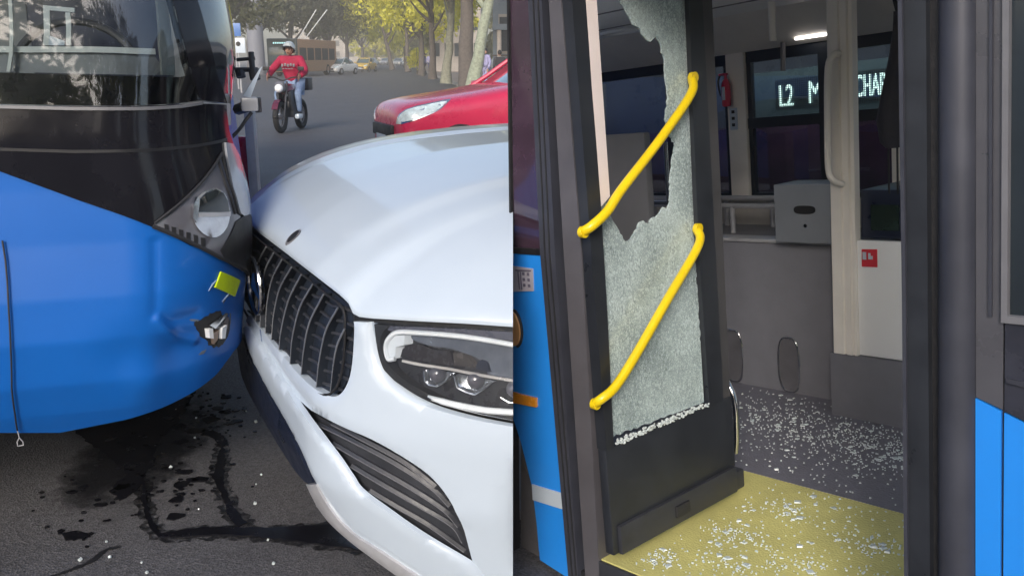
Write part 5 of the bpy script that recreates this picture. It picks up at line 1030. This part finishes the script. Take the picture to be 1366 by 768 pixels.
sp('dark_band', [(1.031, .770), (1.25, .770), (1.25, .533), (1.031, .613)], .001, .05, mat('dark_band', (.03, .032, .045), .25, var=.25, vscale=8, coat=.4))
sp('band_ledge', [(1.036, .675), (1.25, .65), (1.25, .642), (1.036, .667)], -.006, .01, M_frame)
wr = sp('side_window', [(1.036, 1.75), (1.036, .785), (1.25, .785), (1.25, 1.75)], .006, .03, mat('pale_window', (.02, .028, .036), .05, var=.3, vscale=2, coat=.6))
sp('window_frame', [(1.027, 1.75), (1.027, .772), (1.25, .772), (1.25, .785), (1.037, .785), (1.037, 1.75)], -.006, .03, M_grey, wr)
# floor
M_yfl = mat('yellow_floor', (.66, .61, .22), .55, var=.16, vscale=5, bump=.25, bscale=150)
def dfloor():
    m = mat('dark_floor', (.17, .168, .20), .6, var=.15, vscale=18, bump=.2, bscale=120); return m
M_dfl = dfloor()
pb('step_floor', .0, 1.3, .004, .733, -.03, 0, M_yfl, smooth=False)
pb('step_floor', -.10, .0, .07, .733, -.03, 0, M_yfl, smooth=False)
pb('floor', -2.3, 1.6, .735, 2.0, -.03, .001, M_dfl, smooth=False)
pb('floor', -2.3, -.102, .07, .735, -.03, .001, M_dfl, smooth=False)
pb('door_sill', .0, .90, -.008, .004, -.06, -.003, M_dkgrey, bev=.004)
pb('skirt', -.12, 1.2, .0, .05, -.40, -.061, M_blackm, smooth=False)
# waist wall with its two oval plates, ledge behind it
pb('waist_wall', -2.3, -.098, 1.519, 1.57, 0, .618, M_int, bev=.004)
pb('wall_cap', -2.3, -.085, 1.508, 1.60, .618, .633, M_silver, bev=.004)
pb('ledge', -2.3, .0, 1.57, 2.0, .55, .615, M_grey, smooth=False)
for (cx0, cz0) in ((-.634, .122), (-.364, .120)):
    op = []
    for t in [2*math.pi*k/36 for k in range(36)]:
        c_, s_ = math.cos(t), math.sin(t); op.append((cx0+.048*math.copysign(abs(c_)**.6, c_), cz0+.113*math.copysign(abs(s_)**.75, s_)))
    bm = NB(); prism(bm, op, sideY, 1.512, 1.521); o = emit(bm, 'oval_plate', mat('plate_grey', (.17, .165, .18), .35, .3, var=.15), busB, smooth=False)
    bm = NB(); tube(bm, [Vector((p[0], 1.511, p[1])) for p in op+op[:1]], .0045, 6, False); emit(bm, 'plate_rim', M_chrome, o)
pb('step_wall', -.098, 1.3, 1.369, 1.60, 0, .241, M_int, bev=.004)
pw = pb('driver_panel', .014, 1.3, 1.380, 1.40, .245, .665, mat('panel_white', (.90, .90, .90), .5, var=.03, vscale=4), bev=.003)
M_pole = mat('partition_pole', (.84, .80, .74), .42, var=.05, vscale=5, coat=.2)
secs = []
for z in (.243, 1.6):
    prof = [(-.083, 1.40), (-.083, 1.372), (-.078, 1.366), (-.040, 1.366), (-.036, 1.374), (-.030, 1.374), (-.026, 1.366), (-.008, 1.366), (-.004, 1.374), (.000, 1.374), (.004, 1.366), (.012, 1.368), (.014, 1.40)]
    secs.append([Vector((a+.010*(z > 1), b, z)) for a, b in prof])
bm = NB(); loft(bm, secs, True, True); emit(bm, 'partition_pole', M_pole, busB, angle=30)
ptube('pole_handle', [(-.030, 1.37, 1.316), (-.030, 1.335, 1.312), (-.046, 1.325, 1.27), (-.054, 1.325, 1.10), (-.056, 1.325, .93), (-.042, 1.33, .885), (-.026, 1.365, .866)], .0115, M_pole, None, 12, 5)
st = sp('warning_sticker', [(.033, .634), (.089, .636), (.089, .573), (.032, .572)], 1.3765, 1.3805, mat('sticker_red', (.62, .03, .05), .5, var=.05), pw)
bm = NB(); prism(bm, [(.058, .600), (.074, .600), (.074, .612), (.066, .612), (.066, .622), (.058, .622)], sideY, 1.374, 1.3768); prism(bm, [(.037, .598), (.050, .598), (.050, .625), (.037, .625)], sideY, 1.374, 1.3768); emit(bm, 'sticker_symbol', M_white, st, smooth=False)
pb('dashboard', .018, 1.3, 1.40, 1.75, .668, .843, M_dkblue, bev=.012)
bm = NB(); qbox(bm, .06, .16, 1.395, 1.40, .70, .79); emit(bm, 'dash_screen', mat('dash_screen', (.02, .035, .03), .08, var=.3, coat=1.), busB)
pb('cream_panel', -.045, 1.3, 1.76, 1.78, .63, 1.075, M_cream, bev=.004)
fb = pb('fare_box', -.3630, -.118, 1.45, 1.62, .634, .858, mat('box_grey', (.26, .28, .31), .42, .1, var=.06, vscale=8), bev=.005)
bm = NB(); op = [(-.231+.045*math.copysign(abs(math.cos(t))**.6, math.cos(t)), .762+.016*math.copysign(abs(math.sin(t))**.8, math.sin(t))) for t in [2*math.pi*k/28 for k in range(28)]]; prism(bm, op, sideY, 1.446, 1.452); emit(bm, 'coin_slot', M_blackm, fb, smooth=False)
bm = NB(); tube(bm, [Vector((-.228, 1.444, .702)), Vector((-.228, 1.452, .702))], .007, 12); emit(bm, 'box_lock', M_chrome, fb)
for a, b in (((-1.5, 1.9, .752), (-.50, 1.9, .752)), ((-.775, 1.75, .735), (-.775, 1.75, .615)), ((-1.5, 1.75, .735), (-.45, 1.75, .735)), ((-1.35, 1.9, .752), (-1.35, 1.9, .60)), ((-.95, 1.95, .752), (-.95, 1.95, .61)), ((-.70, 1.95, .752), (-.70, 1.95, .61))):
    ptube('hand_rail', [a, b], .012, M_silver)
# far side: sill wall, pillar, windows, cove and ceiling
pb('sill_wall', -2.3, 1.3, 2.0, 2.05, -.03, .742, mat('sill_beige', (.40, .38, .35), .6, var=.1), smooth=False)
pb('window_pillar', -.945, -.845, 1.985, 2.05, .742, 1.42, M_cream, bev=.006)
pb('cove', -2.3, 1.3, 1.985, 2.06, 1.405, 1.47, M_cream, smooth=False)
bm = NB(); prism(bm, [(1.70, 1.545), (1.985, 1.405), (2.06, 1.405), (2.06, 1.60), (1.70, 1.60)], lambda s, t, o: Vector((o, s, t)), -2.3, 1.3); emit(bm, 'cove', M_cream, busB, smooth=False, cut=CUTB)
ce = pb('ceiling', -2.3, 1.3, .05, 1.70, 1.545, 1.60, M_ceil, smooth=False)
bm = NB(); tube(bm, [Vector((-1.15+.10*math.cos(t), 1.52+.08*math.sin(t), 1.54)) for t in [2*math.pi*k/32 for k in range(33)]], .008, 8, False); emit(bm, 'roof_vent', M_ceil, ce)
bm = NB()
for yy in (.9, 1.35): qbox(bm, -2.3, 1.3, yy, yy+.006, 1.541, 1.5455)
emit(bm, 'ceiling_joint', M_grey, ce, smooth=False, cut=CUTB)
pb('strip_lamp', -.545, -.40, 1.93, 1.95, 1.421, 1.428, mat('lit_strip', (.8, .8, .78), .5, emit=(1., .93, .88), estr=4.))
ptube('ceiling_pole', [(-.372, 1.5, 1.40), (-.372, 1.5, 1.6)], .014, M_pole)
ptube('strap', [(-.62, 1.96, 1.44), (-.62, 1.95, 1.30)], .011, M_grey)
M_wf = mat('window_rubber', (.012, .018, .028), .4, var=.2)
def win(x0, x1, z0, z1, m, bar=None):
    o = pb('window_frame', x0, x1, 2.0, 2.03, z1-.022, z1+.03, M_wf, smooth=False)
    pb('frame_bar', x0, x1, 2.001, 2.031, z0-.012, z0+.012, M_wf, o, smooth=False)
    for xx in (x0, x1-.022): pb('frame_bar', xx, xx+.022, 2.002, 2.029, z0, z1, M_wf, o, smooth=False)
    if bar: pb('frame_bar', x0, x1, 1.996, 2.032, bar-.025, bar+.022, M_wf, o, smooth=False)
    pb('window_pane', x0+.01, x1-.01, 2.012, 2.018, z0, z1, m, o, smooth=False)
M_pane = pane('bus_window', (.74, .80, .82), .07)
win(-.843, -.462, .752, 1.378, M_pane, 1.085); win(-.462, .35, .752, 1.378, M_pane, 1.085)
win(-1.30, -.947, .752, 1.378, M_pane, None); win(-1.80, -1.30, .752, 1.378, M_pane, None); win(-2.3, -1.80, .752, 1.378, M_pane, None)
pb('seat_back', -1.02, -.785, 1.2, 1.24, .45, 1.10, mat('panel_grey', (.22, .22, .235), .6, var=.06), bev=.008)
pb('bus_seat', -.97, -.86, 1.62, 1.70, .60, 1.02, M_dkblue, bev=.02)
ptube('hand_rail', [(-.80, 1.35, 1.05), (-.80, 1.35, .62)], .011, M_chrome)
ptube('hand_rail', [(-1.04, 1.75, 1.62), (-1.06, 1.75, 1.12)], .010, M_pole)
ptube('hand_rail', [(-.95, 1.35, .80), (-.62, 1.35, .80)], .010, M_chrome)
# closing walls where the built part of the bus ends, roof
pb('windscreen', 1.30, 1.31, .05, 2.05, .3, 1.5, M_pane, smooth=False)
pb('roof', -.06, 1.33, -.0, .05, 1.56, 1.80, M_blackm, smooth=False)
bm = NB(); prism(bm, [(-2.32, .0), (1.33, .0), (1.33, 2.08), (-2.32, 2.08)], lambda s, t, o: Vector((s, t, o)), 1.602, 1.64); emit(bm, 'roof', M_white, busB, smooth=False, cut=CUTB)

# loose things in the bus
ex = thing('fire_extinguisher', 'small red fire extinguisher on the beige window pillar', 'extinguisher', MB_ @ Matrix.Translation((-.925, 1.955, 1.17)))
bm = NB(); tube(bm, [Vector((0, 0, 0)), Vector((0, 0, .006)), Vector((0, 0, .10)), Vector((0, 0, .118)), Vector((0, 0, .126))], [.017, .021, .021, .014, .008], 16); emit(bm, 'cylinder', M_red, ex)
bm = NB(); tube(bm, [Vector((0, 0, .126)), Vector((0, 0, .142))], .007, 10); box(bm, (-.012, 0, .146), (.045, .012, .010), None, .002); emit(bm, 'valve', M_red, ex)
bm = NB(); tube(bm, smoothpath([Vector((-.03, 0, .144)), Vector((-.04, -.004, .11)), Vector((-.028, -.006, .05))], 5), .004, 6); emit(bm, 'hose', M_rubber, ex)
bm = NB(); prism(bm, [(-.007, .03), (.007, .03), (.007, .09), (-.007, .09)], lambda s, t, o: Vector((s, o, t)), -.0225, -.0195); emit(bm, 'white_label', M_white, ex, smooth=False)
cl = thing('notice', 'narrow white notice with black marks on the pillar under the extinguisher', 'sign', MB_ @ Matrix.Translation((-.910, 1.982, 1.06)))
bm = NB(); prism(bm, [(-.02, 0), (.02, 0), (.02, .10), (-.02, .10)], sideY, -.002, .003); pl_ = emit(bm, 'sheet', M_white, cl, smooth=False)
bm = NB()
for k in range(3): prism(bm, [(-.008, .016+.03*k), (.008, .016+.03*k), (.008, .03+.03*k), (-.008, .03+.03*k)], sideY, -.004, -.001)
emit(bm, 'marks', M_blackm, pl_, smooth=False)
jk = thing('jacket', 'dark padded jacket hanging beside the right door post', 'jacket', MB_ @ Matrix.Translation((.19, 1.30, .99)))
bm = NB(); secs = []
for z, w_, d_, ox in ((.0, .022, .02, 0), (.02, .040, .03, -.002), (.09, .045, .035, -.004), (.17, .038, .032, .003), (.24, .028, .028, .012), (.30, .022, .022, .020), (.37, .018, .018, .026), (.43, .012, .012, .024)):
    secs.append([Vector((ox+w_*math.cos(t)*(1+.10*math.sin(5*t+z*30)), d_*math.sin(t)*(1+.12*math.cos(4*t+z*22)), z)) for t in [2*math.pi*k/24 for k in range(24)]])
loft(bm, secs, True, True); emit(bm, 'padding', mat('dark_padding', (.03, .03, .042), .75, var=.2, vscale=20, bump=.4, bscale=40), jk)
bm = NB(); tube(bm, [Vector((-.012, -.005, .02)), Vector((-.012, -.005, -.15))], .0035, 6); tube(bm, [Vector((.018, -.005, .02)), Vector((.018, -.005, -.15))], .0035, 6); emit(bm, 'strap', M_blackm, jk)
bm = NB(); tube(bm, smoothpath([Vector((.024, 0, .43)), Vector((.0, 0, .50)), Vector((-.07, 0, .545))], 4), .007, 6); emit(bm, 'hanger', M_blackm, jk)
# shattered glass on the floor
def shards(name, n, pick, label, big=.0):
    bm = NB()
    for k in range(n):
        x, y = pick(); r = random.uniform(.0012, .0036)*(1+big*(random.random() < .06)*2.2)
        a = random.uniform(0, 6.28); pts = [(x+r*random.uniform(.7, 1.5)*math.cos(a+q), y+r*random.uniform(.7, 1.5)*math.sin(a+q)) for q in (0, 1.5, 2.9, 4.4)]
        h = random.uniform(.001, .004)
        A = [bm.verts.new((p[0], p[1], .0015)) for p in pts]; Bv = [bm.verts.new((x+(p[0]-x)*.8, y+(p[1]-y)*.8, .002+h+random.uniform(-.0006, .0006))) for p in pts]
        bm.faces.new(Bv)
        for q in range(4): bm.faces.new((A[q], A[(q+1) % 4], Bv[(q+1) % 4], Bv[q]))
    o = emit(bm, name, M_crumb, None, smooth=False); o.matrix_world = MB_; tag(o, label, kind='stuff'); return o
def pick_dark():
    while True:
        c = random.random()
        if c < .45: x, y = random.gauss(.0, .28), random.gauss(1.20, .13)
        elif c < .75: x, y = random.uniform(-.9, .45), random.uniform(.76, 1.48)
        else: x, y = random.gauss(.28, .16), random.gauss(1.15, .12)
        if -1.1 < x < .6 and .745 < y < (1.36 if x > -.1 else 1.50): return x, y
cl_y = [(.20, .34, .05), (.42, .30, .05), (.62, .33, .04), (.28, .18, .07), (.5, .5, .05), (.12, .10, .04), (.22, .55, .05)]
def pick_yel():
    while True:
        if random.random() < .6:
            c = random.choice(cl_y); x, y = random.gauss(c[0], c[2]), random.gauss(c[1], c[2]*.7)
        else: x, y = random.uniform(.06, .84), random.uniform(.02, .72)
        if .085 < x < .85 and .015 < y < .72: return x, y
shards('glass_shards', 1500, pick_dark, 'pale glass shards scattered over the dark bus floor', 1.)
shards('glass_shards', 900, pick_yel, 'pale glass shards scattered over the yellow door step', 1.)
# the vehicle alongside, seen through the far windows, with its lit destination sign
nb = thing('parked_bus', 'dark bus standing beyond the far windows with a lit L2 sign', 'bus', MB_ @ Matrix.Translation((0, 3.0, 0)))
bm = NB(); qbox(bm, -3.0, 1.8, .03, .5, -.4, 1.48, .03); emit(bm, 'side_wall', mat('slate_side', (.045, .05, .062), .3, var=.3, vscale=2, coat=.5), nb)
bm = NB(); qbox(bm, -3.0, 1.8, .0, .04, .55, 1.04, .0); emit(bm, 'window', mat('neighbour_glass', (.06, .028, .05), .08, var=.6, vscale=3, coat=1.), nb, smooth=False)
bm = NB(); qbox(bm, -1.66, -.35, -.02, .03, 1.06, 1.34, .008); ld = emit(bm, 'destination_sign', mat('sign_board', (.075, .11, .12), .3, var=.12, vscale=4, coat=.5), nb)
M_txt = mat('sign_letters', (.7, .9, .8), .5, emit=(.80, 1., .90), estr=1.6)
def word(s, x, z, h, wd):
    cu = bpy.data.curves.new('letters', 'FONT'); cu.body = s; cu.extrude = .004; cu.size = 1
    tmp = bpy.data.objects.new('tmp_letters', cu); COL.objects.link(tmp); bpy.context.view_layer.update()
    me = bpy.data.meshes.new_from_object(tmp.evaluated_get(bpy.context.evaluated_depsgraph_get())); bpy.data.objects.remove(tmp)
    xs = [v.co.x for v in me.vertices]; ys = [v.co.y for v in me.vertices]
    for v in me.vertices:
        v.co = Vector((x+(v.co.x-min(xs))/(max(xs)-min(xs))*wd, -.026-v.co.z, z+(v.co.y-min(ys))/(max(ys)-min(ys))*h))
    me.materials.clear(); me.materials.append(M_txt); o = bpy.data.objects.new('sign_letters', me); COL.objects.link(o); o.parent = ld
word('L2', -1.300, 1.140, .118, .085)
word('M', -1.115, 1.145, .118, .075)
word('CHAP', -.842, 1.155, .112, .165)
bm = NB()
for k in range(100): qbox(bm, -1.32+.0115*k, -1.3168+.0115*k, -.0315, -.0305, 1.12, 1.29)
for k in range(14): qbox(bm, -1.32, -.18, -.0330, -.0320, 1.13+.0115*k, 1.1328+.0115*k)
emit(bm, 'dot_grid', M_blackm, ld, smooth=False)
